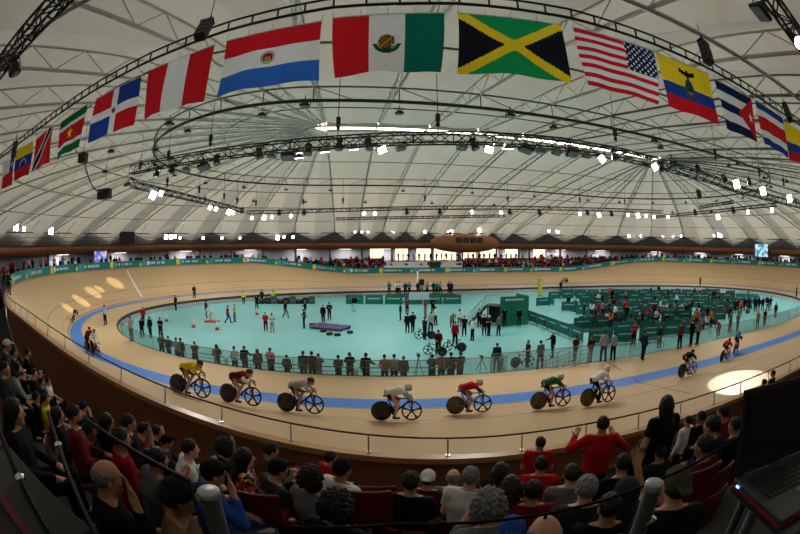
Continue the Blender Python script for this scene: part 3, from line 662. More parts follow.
for k, rn in enumerate(runs):
    c = rn[len(rn)//2]; u, v = proj(off(c, EO[c], EZ[c]+.5)); where = 'leftmost turn' if u < 60 else 'left turn' if u < 250 else 'far straight' if u < 600 else 'right turn'
    mid = off(c, EO[c]+.1, EZ[c]); o = thing('advertising_board', 'teal advertising board with white lettering, %s from the left, above the %s' % (ord_(NBD-1-k), where), 'advertising board', mid, 0, 'teal boards along the outer edge of the track')
    b = MB(); P = [[off(i, EO[i]+a_, EZ[i]+z)-mid for a_, z in ((.04, .16), (.0, .17), (.0, 1.12), (.06, 1.12), (.06, .16))] for i in rn]
    b.grid(P); b.build('panel', BT, o)
    T = norm(off(rn[-1], EO[rn[-1]], 0)-off(rn[0], EO[rn[0]], 0)); n = V(NX[c], NY[c], 0); M = np.stack([T, n, V(0, 0, 1)], 1); L = np.linalg.norm(off(rn[-1], 0, 0)-off(rn[0], 0, 0))
    b = MB(); x = -L*.33
    def at(x_):                                           # point on the curved board face
        f = (x_/L+.5)*(len(rn)-1); q = int(max(0, min(len(rn)-2, math.floor(f)))); f -= q
        return (off(rn[q], EO[rn[q]]-.014, EZ[rn[q]])*(1-f)+off(rn[q+1], EO[rn[q+1]]-.014, EZ[rn[q+1]])*f)-mid
    st = [k % 3]
    while x < L*.16:
        w_ = R.choice((.12, .16, .2)); h_ = .26 if k % 2 else .34
        b.box(at(x+w_/2)+V(0, 0, .66), (w_, .012, h_), 0, M); x += w_+.07+(.2 if R.random() < .15 else 0)
    b.build('lettering', BWH, o)
    b = MB(); P = []
    e0 = L*.27; b.box(at(e0)+V(0, 0, .64), (.55, .014, .75), 0, M); b.box(at(e0+.55)+V(0, 0, .5), (.35, .014, .45), 1, M); b.box(at(e0-.5)+V(0, 0, .66), (.3, .014, .6), 2, M)
    b.build('emblem', [BY if k % 2 else BLT, BGN if k % 2 else BY, BLT if k % 3 else BWH], o)
# ------------------------------------------------------------------ hanging lighting trusses
def truss(pts, label, d=.5, name='lighting_truss', group='black lattice trusses hung under the roof'):
    P = [V(*p) for p in pts]; Q = [P[0]]
    for a, c in zip(P[:-1], P[1:]):
        n = max(1, int(np.linalg.norm(c-a)/.7))
        for k in range(1, n+1): Q.append(a+(c-a)*k/n)
    o0 = Q[len(Q)//2]; o = thing(name, label, 'truss', o0, 0, group); ch = []; n = len(Q)
    for k in range(n):
        t = norm(Q[min(n-1, k+1)]-Q[max(0, k-1)]); s = norm(np.cross(t, V(0, 0, 1))); u = np.cross(s, t)
        ch.append([Q[k]-o0+s*a*d/2+u*b_*d/2 for a, b_ in ((-1, -1), (1, -1), (1, 1), (-1, 1))])
    b = MB()
    for c in range(4): b.path([q[c] for q in ch], .05, 5)
    b.build('chord', BLK, o); b = MB()
    for k in range(n-1):
        for c in range(4):
            e = (c+1) % 4; f = k % 2
            b.tube(ch[k][c if f else e], ch[k+1][e if f else c], .028, 4, cap=False)
            if k % 3 == 0: b.tube(ch[k][c], ch[k][e], .028, 4, cap=False)
    b.build('lattice', BLK, o); return o
near_gp = [atz(u, v, 12.3) for u, v in ((132, 170), (165, 163), (200, 157), (270, 148), (340, 142), (400, 139), (480, 138.5), (560, 144), (620, 154), (680, 170))]+[V(8, -16.6, 12.3), V(14, -15.4, 12.3), V(24, -15.5, 12.3), V(32, -16, 12.3)]
truss(near_gp, 'long curved black lighting truss hung above the near side of the infield', .6)
truss([atz(129, 180, 11.9), atz(135, 185, 11.5), atz(190, 198, 11.5), atz(244, 211, 11.5)], 'short black truss slanting down at the left end of the lighting rig', .5)
FY = lambda u: 20-8*(u-247)/393.
def farp(u, v): return aty(u, v, FY(u))
truss([farp(u, v) for u, v in ((247, 212.5), (300, 211.5), (380, 209), (460, 207.5), (550, 208.5), (640, 211), (662, 212))], 'long straight black truss hung above the far side of the infield', .45)
truss([farp(336, 219), farp(420, 217.5), farp(506, 216)], 'thin second black truss hung just below the long far truss', .3)
truss([atz(655, 217, 11.8), atz(718, 211, 11.8), atz(776, 204.5, 11.8)], 'thin black truss rising to the right end of the lighting rig', .35)
truss([atz(699, 207.5, 12.2), atz(733, 202, 12.2)], 'shortest black truss of the rig, above the right turn', .3)
truss([atz(-12, 84, 12), atz(20, 42, 12), atz(62, -3, 12), atz(90, -30, 12)], 'black lattice truss crossing the upper left corner of the view', .45)
truss([atz(765, -8, 12), atz(800, 40, 12), atz(830, 80, 12)], 'black lattice truss crossing the upper right corner of the view', .4)
# flag bar: ladder-like rail that follows the track's outer edge
bar = [atz(u, v-3, 12.0)+V(0, 0, .12) for u, v in ((-14, 175), (2, 162), (36, 136), (96, 95), (149, 67), (227, 37), (333, 14), (400, 10.5), (460, 10.5), (573, 25), (656, 51), (714, 77), (783, 119), (815, 141))]
o = thing('flag_rail', 'black curved ladder rail carrying the row of national flags', 'rail', bar[6])
Q = [bar[0]]
for a, c in zip(bar[:-1], bar[1:]):
    n = max(1, int(np.linalg.norm(c-a)/.65)); Q += [a+(c-a)*k/n for k in range(1, n+1)]
b = MB(); b.path([q-bar[6] for q in Q], .045, 6); b.build('lower_pipe', BLK, o); b = MB(); b.path([q-bar[6]+V(0, 0, .3) for q in Q], .035, 6); b.build('upper_pipe', BLK, o)
for q in Q: b = MB(); b.tube(q-bar[6], q-bar[6]+V(0, 0, .3), .03, 5); b.build('rung', BLK, o)
# ------------------------------------------------------------------ flags
FC = {k: mat('flag_'+k, srgb(*c), .8, var=.04, scale=3., spec=.15) for k, c in dict(red=(206, 32, 44), white=(232, 232, 236), blue=(34, 66, 150), navy=(26, 40, 84), green=(20, 126, 84), dgreen=(20, 104, 60), mgreen=(16, 110, 96), yellow=(236, 206, 40), black=(26, 28, 36), sky=(52, 110, 205), gold=(214, 170, 52), brown=(120, 82, 50), dred=(170, 30, 50), lgreen=(24, 150, 86)).items()}
for m_ in FC.values():                                     # thin cloth: light from behind shows through
    nt = m_.node_tree; bs = nt.nodes['Principled BSDF']; N = nt.nodes.new; t_ = N('ShaderNodeBsdfTranslucent'); x_ = N('ShaderNodeMixShader'); x_.inputs[0].default_value = .5
    src = bs.inputs['Base Color'].links[0].from_socket; nt.links.new(src, t_.inputs['Color']); nt.links.new(bs.outputs[0], x_.inputs[1]); nt.links.new(t_.outputs[0], x_.inputs[2]); nt.links.new(x_.outputs[0], nt.nodes['Material Output'].inputs[0])
def star(u, v, cx, cy, r, asp):
    dx, dy = (u-cx)*asp, v-cy; d = math.hypot(dx, dy)
    if d > r: return False
    a = (math.atan2(dx, -dy)) % (2*PI/5); a = min(a, 2*PI/5-a); return d < r*.42/max(.3, math.cos(PI/5-a)*1.0) or (d*math.sin(a) < (r-d)*.36)
AS = 2.8/1.75
def h3(u, v, c, s=(1/3, 2/3)): return c[0] if v < s[0] else c[1] if v < s[1] else c[2]
def f_chile(u, v):
    if v > .5: return 'red'
    if u > .67: return 'white' if star(u, v, .83, .25, .13, AS) else 'blue'
    return 'white'
def f_ven(u, v):
    if 1/3 < v < 2/3:
        for k in range(8):
            a = PI*(k+.5)/8
            if math.hypot((u-.5+.2*math.cos(a))*AS, v-(.62-.2*math.sin(a))) < .035: return 'white'
    return h3(u, v, ('yellow', 'blue', 'red'))
def f_tt(u, v): d = abs((1-u)*1.0-v*.72-.14); return 'black' if d < .10 else 'white' if d < .15 else 'red'
def f_sur(u, v):
    if star(u, v, .5, .5, .17, AS): return 'yellow'
    return 'dgreen' if v < .2 or v > .8 else 'white' if v < .3 or v > .7 else 'red'
def f_dr(u, v):
    if abs(u-.5)*AS < .1 or abs(v-.5) < .1: return 'white'
    return 'red' if (u < .5) == (v < .5) else 'blue'
def f_peru(u, v): return 'white' if 1/3 < u < 2/3 else 'red'
def f_par(u, v): return h3(u, v, ('red', 'white', 'sky'))
def f_mex(u, v): return 'red' if u < .33 else 'white' if u < .66 else 'mgreen'
def f_jam(u, v):
    if min(abs(u-v), abs(u-1+v)) < .085: return 'yellow'
    return 'lgreen' if (v < u) == (v < 1-u) else 'black'
def f_usa(u, v):
    if u > .58 and v < 7/13:
        c = (u-.58)/.42*11; r = v/(7/13)*9
        i, j = int(c), int(r)
        return 'white' if (i+j) % 2 == 0 and math.hypot(c-i-.5, (r-j-.5)) < .34 else 'navy'
    return 'red' if int(v*13) % 2 == 0 else 'white'
def f_ecu(u, v): return 'yellow' if v < .5 else 'blue' if v < .75 else 'red'
def f_cuba(u, v):
    if (1-u) < .48*(1-abs(2*v-1)): return 'white' if star(u, v, .86, .5, .13, AS) else 'red'
    return 'navy' if int(v*5) % 2 == 0 else 'white'
def f_cr(u, v): return 'blue' if v < 1/6 or v > 5/6 else 'white' if v < 1/3 or v > 2/3 else 'red'
def f_col(u, v): return f_ecu(u, v)
FL = [('Chile', f_chile, (2, 165), (17, 153), 'white blue and red flag with one white star, leftmost on the flag rail', 0), ('v', f_ven, (17, 150), (34, 140), 'yellow blue and red striped flag with an arc of small white stars', 0),
      ('t', f_tt, (36, 139), (54, 124), 'red flag crossed by a black diagonal band edged in white', 0), ('s', f_sur, (59, 123), (91, 101), 'green white and red striped flag with a yellow star', 0),
      ('d', f_dr, (96.5, 98), (142, 75), 'flag quartered red and blue by a white cross with a small crest', 2), ('p', f_peru, (149, 70), (215, 44), 'red white and red vertically striped flag on the flag rail', 0),
      ('y', f_par, (227, 40), (322, 20), 'red white and blue striped flag with a small round seal', 1), ('m', f_mex, (333, 17), (444, 12), 'red white and green vertically striped flag with an eagle crest', 3),
      ('j', f_jam, (458, 12), (561, 24), 'green and black flag divided by a yellow diagonal cross', 0), ('u', f_usa, (573, 26), (653, 50), 'red and white striped flag with a dark blue star field', 0),
      ('e', f_ecu, (656, 52), (708, 73), 'yellow blue and red flag with a large crest in its middle', 4), ('c', f_cuba, (714, 78), (751, 98), 'blue and white striped flag with a red triangle and white star', 0),
      ('r', f_cr, (755, 99), (782, 117), 'blue white and red horizontally striped flag near the right end', 0), ('k', f_col, (783, 120), (803, 132), 'plain yellow blue and red flag, rightmost on the flag rail', 0)]
for n, (nm, fn, a, c, lab, em) in enumerate(FL):
    A = atz(*a, 12); B = atz(*c, 12); A[2] = B[2] = 12.; d = norm(B-A); w = min(3.0, np.linalg.norm(B-A)); H_ = 1.75; out = norm(np.cross(d, V(0, 0, 1)))
    ph = R.uniform(0, 6); gx, gy = 84, 54
    sw = R.uniform(-.1, .1); pin = .10*(1 if n % 2 else -.4)
    def pt(u, v, e=0.):
        wv = (.035*math.sin(9*u+ph+v*2)+.03*math.sin(17*u*(1-.3*v)+ph*2+3*v)+.045*math.sin(4*u+2.5*v+ph))*(.25+.75*v)*min(1, v*3+.1)
        cr = .02*math.sin(PI*u*1.)*v
        x = (u-.5)*w*(1+.0*v)+pin*(v*v)*(.5-u)*w+sw*v*v*.6
        return d*x+out*(wv+e)+V(0, 0, -v*H_*(1-.03*math.sin(PI*u))-.05)
    o0 = (A+B)/2
    used = []; 
    def mi(nm_): 
        if nm_ not in used: used.append(nm_)
        return used.index(nm_)
    b = MB(); P = [[pt(i/gx, j/gy) for j in range(gy+1)] for i in range(gx+1)]
    b.grid(P, 0, False, True, mf=lambda i, j: mi(fn((i+.5)/gx, (j+.5)/gy)))
    o = thing('national_flag', lab, 'flag', o0, 0, 'national flags hung from the curved rail'); b.build('flag_cloth', [FC[k] for k in used], o)
    b = MB()
    for u in (.0, .25, .5, .75, 1.): b.tube(pt(u, 0), pt(u, 0)+V(0, 0, .22), .012, 4)
    b.path([pt(u, 0)+V(0, 0, .012) for u in np.linspace(0, 1, 12)], .018, 5)
    b.build('header_cord', FC['white'], o)
    if em:
        b = MB(); cx, cy, ru, rv = {1: (.5, .5, .07, .115), 2: (.5, .5, .035, .06), 3: (.495, .5, .125, .2), 4: (.5, .42, .15, .28)}[em]; m = 26; used = []
        def ef(x, y):
            r = math.hypot(x, y)
            if em == 1: return None if r > 1 else 'gold' if r > .85 else 'white' if r > .72 else 'dgreen' if abs(x) > .35 and y > -.2 else 'red' if y < -.1 else 'gold' if abs(x) < .3 else 'white'
            if em == 2: return 'blue' if abs(x) < .5 and abs(y) < .5 else ('dgreen' if r < 1 and abs(x) > .5 else 'red' if r < 1 else None)
            if em == 3:
                if .72 < r < 1 and y > .15: return 'dgreen'
                if r < .62 and (x+.2)**2+(y+.1)**2 < .4: return 'brown' if (int((x+y)*9) % 3) else 'gold'
                if r < .8 and y > .3: return 'gold' if abs(x) > .3 else 'dgreen'
                return 'brown' if (abs(x-.25) < .3 and abs(y+.1) < .35) else None
            if em == 4:
                if y < -.35: return 'black' if (abs(y+.62+.25*abs(x)) < .16 or (abs(x) < .16 and y < -.3)) else None
                e2 = (x/.52)**2+((y-.28)/.66)**2
                if e2 < .75: return 'sky' if y < .25 else 'lgreen' if y < .55 else 'white'
                if e2 < 1: return 'brown'
                return 'gold' if e2 < 1.5 and y > .1 else None
        for i in range(m):
            for j in range(m):
                x, y = (i+.5)/m*2-1, (j+.5)/m*2-1; k = ef(x, y)
                if k: b.add([pt(cx+ru*(2*(i+a_)/m-1), cy+rv*(2*(j+c_)/m-1), e=q) for q in (.006,) for a_, c_ in ((0, 0), (1, 0), (1, 1), (0, 1))], [(0, 1, 2, 3)], mi(k), True)
        b.build('emblem', [FC[k] for k in used], o)
# ------------------------------------------------------------------ lamps
LENS = mat('lamp_lens', (1, 1, 1), .3, emit=(1, .98, .95), es=16.); LENSD = mat('unlit_lamp_lens', srgb(120, 124, 130), .15, spec=.6); HOUS = mat('lamp_housing', (.02, .02, .022), .5)
HOUG = mat('lamp_housing_grey', srgb(110, 114, 112), .5); LENSS = mat('soft_lamp_lens', (1, 1, 1), .3, emit=(1, .97, .94), es=9.)
def lamp_mesh(kind):
    hb, fb, yb = MB(), MB(), MB()                           # housing, lens, yoke: lens faces -z
    if kind == 'flood':
        hb.rbox((0, 0, .06), (.52, .42, .12), .03); hb.rbox((0, 0, .16), (.34, .26, .14), .03)
        for k in range(5): hb.box((-.14+.07*k, 0, .25), (.02, .22, .06))
        fb.rbox((0, 0, -.012), (.46, .36, .025), .01); yb.path([(-.29, 0, .05), (-.29, 0, .42), (.29, 0, .42), (.29, 0, .05)], .022, 5); yb.tube((0, 0, .42), (0, 0, .62), .03, 6)
    else:
        hb.lathe([(.10, .34), (.15, .30), (.17, .12), (.20, .05), (.20, 0)], 14); hb.rbox((0, 0, .46), (.30, .26, .14), .03); fb.lathe([(.185, -.005), (.185, -.02), (.10, -.04)], 14)
        yb.path([(-.235, 0, .12), (-.235, 0, .42), (.235, 0, .42), (.235, 0, .12)], .025, 5); yb.tube((0, 0, .5), (0, 0, .66), .035, 6)
    return hb.mesh('housing'), fb.mesh('lens'), yb.mesh('yoke')
LM = {k: lamp_mesh(k) for k in ('flood', 'head')}
def lamp(p, label, kind='flood', lit=False, aim=(0, 0, -1), sc=1., group=None, house=None, name=None, lens=None):
    d = -norm(aim); x = norm(np.cross(V(0, 1, .01), d)); y = np.cross(d, x); M = basis(x, y, d, p) @ Matrix.Scale(sc, 4)
    o = thing(name or ('floodlight' if kind == 'flood' else 'stage_spotlight'), label, 'lamp', group=group, M=M)
    h, f, y_ = LM[kind]; put('housing', h, o, house or HOUS); put('lens', f, o, lens or (LENS if lit else LENSD)); put('yoke', y_, o, HOUS); return o
# lamps under the near truss, black unless lit
NL = [(156, 176, 'h', 0), (171, 173, 'h', 0), (186, 171, 'g', 0), (204, 168, 'F', 0), (217, 164, 'h', 0), (260, 158, 'h', 0), (271, 157, 'g', 0), (288, 158, 'F', 0), (299, 158, 'g', 2), (308, 154, 'h', 0), (325, 152, 'g', 2), (338.5, 149.5, 'h', 0), (354, 149.5, 'g', 2), (370, 148.5, 'h', 0), (382, 150, 'f', 1), (401.5, 149, 'g', 0), (462, 148.5, 'g', 0), (476, 149, 'h', 0), (489, 149.5, 'f', 1), (508, 149, 'g', 2), (526, 151, 'F', 0), (541, 152.5, 'g', 0), (557, 153.5, 'g', 0), (573.6, 154.5, 'F', 0), (587, 157, 'g', 0), (602, 159, 'f', 1), (616, 160, 'h', 0), (629, 160.5, 'g', 0), (655, 167, 'f', 1), (663, 171, 'h', 0), (675, 168, 'F', 0), (699.5, 173, 'h', 0), (726.5, 182, 'h', 0), (736.6, 184, 'f', 1), (750, 185.5, 'h', 0), (763, 191, 'f', 1), (789.5, 198.6, 'f', 1)]
def near_y(u): return float(np.interp(u, [132, 200, 340, 480, 620, 680, 740, 800], [-11.9, -13.4, -16, -18, -18.5, -17.5, -15.4, -16]))
LIT = []
for k, (u, v, t, lit) in enumerate(NL):
    p = atz(u, v, 11.55 if u < 690 else 11.6)
    aim = {1: norm(CAM+V(6, 2, -4)-p), 2: norm(V(.1, .2, -1)), 0: norm(V(R.uniform(-.3, .3), R.uniform(-.5, -.1), -1))}[lit]
    what = {'h': 'black round stage lamp', 'g': 'grey flat floodlight', 'F': 'large black box floodlight', 'f': 'glaring floodlight'}[t]+(', glowing softly,' if lit == 2 else '')
    lamp(p, '%s, %s lamp from the left under the curved near truss' % (what, ord_(k)), 'head' if t == 'h' else 'flood', lit == 1, aim, {'h': 1.25, 'g': 1.1, 'F': 1.6, 'f': 1.0+(.5 if u > 700 else 0)}[t], 'lamps hung under the near truss', HOUG if t == 'g' else None, lens=LENSS if lit == 2 else None)
    LIT.append(p)
FLP = [(153, 194), (161, 192.5), (210, 206.7), (216, 208), (229, 211), (233, 211.7), (252, 217), (264, 216.5), (272, 216), (291, 215), (364, 212.5), (375, 212.5), (472, 211), (501, 211.5), (580, 213), (599, 214), (628, 214), (638, 214.5), (646, 215), (654, 216), (668, 216), (718, 216), (748, 211), (772, 209)]
BIG = {638, 718, 264, 229, 153, 599}
for k, (u, v) in enumerate(FLP):
    p = atz(u, v+1, 10.9) if u < 240 else farp(u, v+1) if u < 640 else atz(u, v+1, 11.2)
    lamp(p, 'small glaring floodlight, %s from the left along the far lighting trusses' % ord_(k), 'flood', True, norm(CAM+V(4, 6, -5)-p), 1.55 if u in BIG else 1.0, 'glaring lamps on the far trusses')
FDK = [(242, 212, 0), (279, 214, 0), (304, 214, 0), (407, 213, 0), (440, 213, 0), (510, 213, 0), (540, 214, 0), (588, 214, 0), (612, 215, 0), (696, 214, 0), (734, 212, 0), (700, 197, 1)]
for k, (u, v, _) in enumerate(FDK):
    p = farp(u, v+1) if u < 640 else atz(u, v+1, 11.2)
    lamp(p, 'dark stage lamp, %s from the left along the far lighting trusses' % ord_(k), 'head', False, (0, -.3, -1), 1.5, 'dark lamps on the far trusses')
CWL = [(16, 227, 1.6), (24, 229, 1.), (51, 231, 1.6), (166, 237, 1.3), (171, 237, 1.2), (175, 236.5, 1.), (180, 238, .7), (203, 238, .8), (222, 238, .8), (240, 238, .7), (277.5, 237.5, 1.5), (284, 237, .8), (293, 237, .9), (355, 232, .7), (362, 232, .7), (368, 232, .7), (393.5, 231.5, .8), (425, 232, 1.), (448, 231, .8), (452, 231, .9), (479.5, 230.5, 1.5), (488, 231, .7), (549, 231, .9), (557.5, 231, 1.5), (629, 236, 1.2), (635, 235.5, 1.2), (641, 236, .7), (663, 235.5, 1.), (673, 236, .8), (681, 236, .7), (714, 235.5, .8), (719, 235, 1.4), (721, 236, 1.)]
for k, (u, v, s) in enumerate(CWL):
    best = None
    t = t_at_px(u, 238, 44.6); q, n = stad(t, 44.6); hd = math.hypot(q[0]-CAM[0], q[1]-CAM[1]); r = ray(u, v); p = CAM+r*(hd/math.hypot(r[0], r[1]))
    lamp(p, 'glaring floodlight on the roof-edge catwalk, %s from the left' % ord_(k), 'flood', True, norm(CAM+V(6, 6, -4)-p), s*1.35, 'floodlights along the roof-edge catwalk')
# small lamps on the roof ring and trusses
k1 = 0
for a, t in enumerate(RIB):
    for r_, z in ((16.6, 14.62), (21, 13.45)):
        if (a+int(r_)) % 2 == 0: continue
        p, n = stad(t, r_)
        if p[1] < -25: continue
        side = 'far' if p[1] > 5 else 'near' if p[1] < -8 else 'left' if p[0] < 0 else 'right'
        lamp(p+V(0, 0, z-.7), 'small dark floodlight hung from the %s' % ('dark roof ring' if r_ < 17 else 'roof trusses outside the dark ring')+' on its %s side' % side, 'flood', False, (0, 0, -1), .9, 'small lamps on the roof ring, '+side+(' inner' if r_ < 17 else ' outer'), name='ring_floodlight')
# top of the view: single lamps and loudspeakers by the flag rail
lamp(atz(15, 74, 10.9), 'black flood lamp hung from the upper left corner truss', 'head', False, (.3, .3, -1), 1.05)
lamp(atz(760, 14, 11.), 'large black flood lamp beside the upper right corner truss', 'flood', False, (-.5, .5, -1), .95)
lamp(atz(800, 43, 11.), 'glaring lamp at the right edge under the upper right truss', 'head', True, norm(CAM-atz(800, 43, 11.)+V(3, 0, 0)), .9)
def speaker(top, bot, lab, z=12.1):
    A = atz(*top, z+.9); B = A+V(0, 0, -1.35); B = atz(*bot, 11.6); d = norm(B-A); x = norm(np.cross(V(0, 1, 0), d)); y = np.cross(d, x); L = np.linalg.norm(B-A); L = min(L, 2.)
    o = thing('line_array_loudspeaker', lab, 'loudspeaker', A); M = np.stack([x, y, d], 1); g = MB()
    for k in range(4): g.rbox(d*(L*(.3+.62*k/4+.07)), (.34, .30, L*.145), .03, 0, M)
    g.build('cabinet', HOUS, o); g = MB(); g.tube((0, 0, 0), d*L*.3, .03, 6); g.box(d*L*.28, (.4, .25, .06), 0, M); g.build('bracket', BLK, o)
    g = MB(); g.tube((0, 0, 0), (0, 0, max(.5, roof_z(abs(A[1]))-A[2]-.3)), .015, 4); g.build('hanging_cable', BLK, o)
speaker((211, 16), (198, 40), 'black tilted loudspeaker hung by the flag rail left of the striped flag with the seal')
speaker((700, 34), (710, 66), 'black tilted loudspeaker hung behind the yellow blue and red crested flag')
speaker((783, 100), (791, 122), 'black loudspeaker hung above the right end of the flag rail')
speaker((17, 135), (13, 160), 'black loudspeaker hung above the left end of the flag rail')
# cable and boxes hung at the upper left
o = thing('hanging_speaker_box', 'dark speaker box hung on a cable below the white-crossed flag', 'loudspeaker', atz(83, 158, 11)); g = MB(); g.rbox((0, 0, 0), (.5, .45, .55), .05); g.build('cabinet', HOUS, o); g = MB(); g.tube((0, 0, .27), (0, 0, 2), .015, 4); g.build('hanging_cable', BLK, o)
o = thing('hanging_speaker_box', 'dark speaker box at the low end of the drooping cable, left of the rig', 'loudspeaker', atz(104.5, 194, 10)); g = MB(); g.rbox((0, 0, 0), (1.1, .5, .7), .05); g.build('cabinet', HOUS, o); g = MB(); g.tube((0, 0, .3), (0, 0, 3), .015, 4); g.build('hanging_cable', BLK, o)
A, B = atz(83, 158, 11), atz(104.5, 190, 10.3); g = MB(); g.path([A+(B-A)*t+V(0, 0, -1.2*math.sin(PI*t)*(.6)) for t in np.linspace(0, 1, 12)], .05, 5); tag(g.build('drooping_cable', BLK), 'thick black cable drooping between two hung speaker boxes', 'cable')
# chain hoists above the trusses
HM = MB(); HM.rbox((0, 0, .55), (.26, .22, .5), .04); HM.lathe([(.05, 0), (.12, .06), (.12, .22), (.05, .28)], 10); HB = HM.mesh('hoist_body'); HM = MB(); HM.tube((0, 0, .8), (0, 0, 3.4), .022, 4); HM.tube((0, 0, -.6), (0, 0, .05), .022, 4); HCH = HM.mesh('chain')
HO = [(168, 163, 0), (210, 149, 0), (338, 133, 0), (438, 130, 0), (616, 144, 0), (716, 162, 0), (760, 179, 0), (784, 188, 0), (140, 172, 0), (167, 188, 2), (199, 195, 2), (224, 201, 2), (237, 205, 2), (256, 207, 1), (303, 206, 1), (343, 205, 1), (425, 202.5, 1), (508, 203.5, 1), (580, 204, 1), (625, 206, 1)]
for k, (u, v, m) in enumerate(HO):
    p = atz(u, v, 12.8) if m == 0 else atz(u, v, 12.1) if m == 2 else farp(u, v)
    o = thing('chain_hoist', 'black chain hoist lifting the %s, %s of the rig' % (['curved near truss', 'far straight truss', 'left slanting truss'][m], ord_(k)), 'hoist', p+V(0, 0, .2), 0, 'chain hoists above the trusses'); put('hoist_body', HB, o, HOUS); put('chain', HCH, o, BLK)
# ------------------------------------------------------------------ scoreboard, screens, press box on the far side
def at_ring(u, v, rho):
    t = t_at_px(u, v, rho); q, n = stad(t, rho); hd = math.hypot(q[0]-CAM[0], q[1]-CAM[1]); r = ray(u, v); return CAM+r*(hd/math.hypot(r[0], r[1])), n, t
def facing(n): x = V(-n[1], n[0], 0); return np.stack([-x, n, V(0, 0, 1)], 1)
p, n, _ = at_ring(127, 237.5, 44.3); M = facing(n); o = thing('scoreboard', 'dark blank scoreboard panel on the roof-edge catwalk above the left turn', 'scoreboard', p)
b = MB(); b.box((0, 0, 0), (2.9, .22, 1.9), 0, M); b.build('screen', mat('dark_screen', (.018, .02, .022), .4), o); b = MB()
for z in (-.98, .98): b.box((0, 0, z), (3.05, .26, .08), 0, M)
for x in (-1.5, 1.5): b.box(M @ V(x, 0, 0), (.08, .26, 2), 0, M)
b.build('frame', BLK, o)
def scr(nm, c1, c2, c3):
    m = bpy.data.materials.new(nm); m.use_nodes = True; nt = m.node_tree; bs = nt.nodes['Principled BSDF']; N = nt.nodes.new; K = nt.links.new
    tc = N('ShaderNodeTexCoord'); w = N('ShaderNodeTexNoise'); w.inputs['Scale'].default_value = 1.3; w.inputs['Detail'].default_value = 1.; r = N('ShaderNodeValToRGB')
    r.color_ramp.elements[0].color = (*srgb(*c1), 1); r.color_ramp.elements[0].position = .35; r.color_ramp.elements[1].color = (*srgb(*c2), 1); r.color_ramp.elements[1].position = .6; e = r.color_ramp.elements.new(.48); e.color = (*srgb(*c3), 1)
    K(tc.outputs['Object'], w.inputs['Vector']); K(w.outputs['Fac'], r.inputs[0]); K(r.outputs[0], bs.inputs['Emission Color']); bs.inputs['Emission Strength'].default_value = .9; bs.inputs['Base Color'].default_value = (0, 0, 0, 1); return m
for u, v, w_, lab, m in ((100.5, 257.3, 3.6, 'bright lilac and blue video screen above the boards of the left turn', scr('screen_lilac', (110, 100, 200), (225, 205, 235), (120, 150, 225))), (761.5, 250.5, 3.9, 'bright pale blue video screen above the boards of the right turn', scr('screen_blue', (60, 130, 190), (225, 240, 245), (120, 200, 225)))):
    p, n, _ = at_ring(u, v, 44.); M = facing(n); dd = np.linalg.norm(p-CAM); sz = 13*dd/411; o = thing('video_screen', lab, 'screen', p)
    b = MB(); b.box(M @ V(0, -.06, 0), (sz*1.15, .06, sz*.88), 0, M); b.build('display', m, o); b = MB(); b.box(M @ V(0, .08, 0), (sz*1.22, .2, sz*.95), 0, M); b.build('cabinet', BLK, o)
    
    for x in (-sz*.4, sz*.4): b = MB(); b.tube(M @ V(x, .1, -sz*.44), M @ V(x, .1, 3.35-p[2] if p[2] > 3.7 else -sz*.5), .06, 6); b.build('stand_leg', BLK, o)
p, n, _ = at_ring(466, 241.5, 43.4); M = facing(n); dd = np.linalg.norm(p-CAM); W = 36*dd/411; o = thing('press_box', 'oval wooden press box bulging out under the roof edge, with dark windows', 'press box', p)
b = MB(); P = []
for a in np.linspace(-1, 1, 33):
    row = []
    for e in np.linspace(-PI/2, PI/2, 15):
        s = max(.02, (1-abs(a)**2.2))**.5; z = math.sin(e)*2.0*s**.9; y = -math.cos(e)*2.4*s+.6; row.append(M @ V(a*W, min(y, .9), z-.35))
    P.append(row)
b.grid(P, 0, False, True); me = b.mesh('hull'); uv = me.uv_layers.new(name='UVMap')
lo = np.zeros(len(me.loops), int); me.loops.foreach_get('vertex_index', lo); uv.data.foreach_set('uv', np.stack([(lo//15)*.4, (lo % 15)*.3], 1).ravel().astype(np.float32)); me.materials.append(wood_mat('hull_wood', (176, 116, 72), along=.4, plank=4.)); put('hull', me, o)
for k in range(4):
    x = (-.32+.2*k)*W+.4; b = MB(); b.rbox(M @ V(x, -1.72, .25), (W*.17, .2, 1.15), .04, 0, M); b.box(M @ V(x, -1.78, .25), (.06, .14, 1.1), 1, M); b.build('window_pane', [mat('dark_glazing', (.03, .034, .03), .08, spec=.8), WOODB], o)
# ------------------------------------------------------------------ light: floods over the track, ceiling strips over the concourse
def spot(p, d, e, size=1.9, blend=.7, soft=.35, col=(1, .985, .97), nm='flood_beam'):
    l = bpy.data.lights.new(nm, 'SPOT'); l.energy = e; l.spot_size = size; l.spot_blend = blend; l.shadow_soft_size = soft; l.color = col
    q = bpy.data.objects.new(nm, l); C.objects.link(q); q.location = [float(a) for a in p]; q.rotation_euler = Vector([float(a) for a in d]).to_track_quat('-Z', 'Y').to_euler(); return q
for k in range(14):                                       # flood clusters along the rig, half aimed at the track, half at the infield
    p, n = stad((k+.5)/14, 17.5); q = p+V(0, 0, 11.2)
    spot(q, n*.9+V(0, 0, -1), 2400, 1.8, .9)
for x in (-36, -18, 0, 18, 36):
    for y in (-9, 9): spot((x, y, 11.3), (0, 0, -1), 2600, 2.5, 1., col=(.96, 1, 1))
SL = mat('strip_light', (1, 1, 1), .3, emit=(1, .97, .92), es=7.)
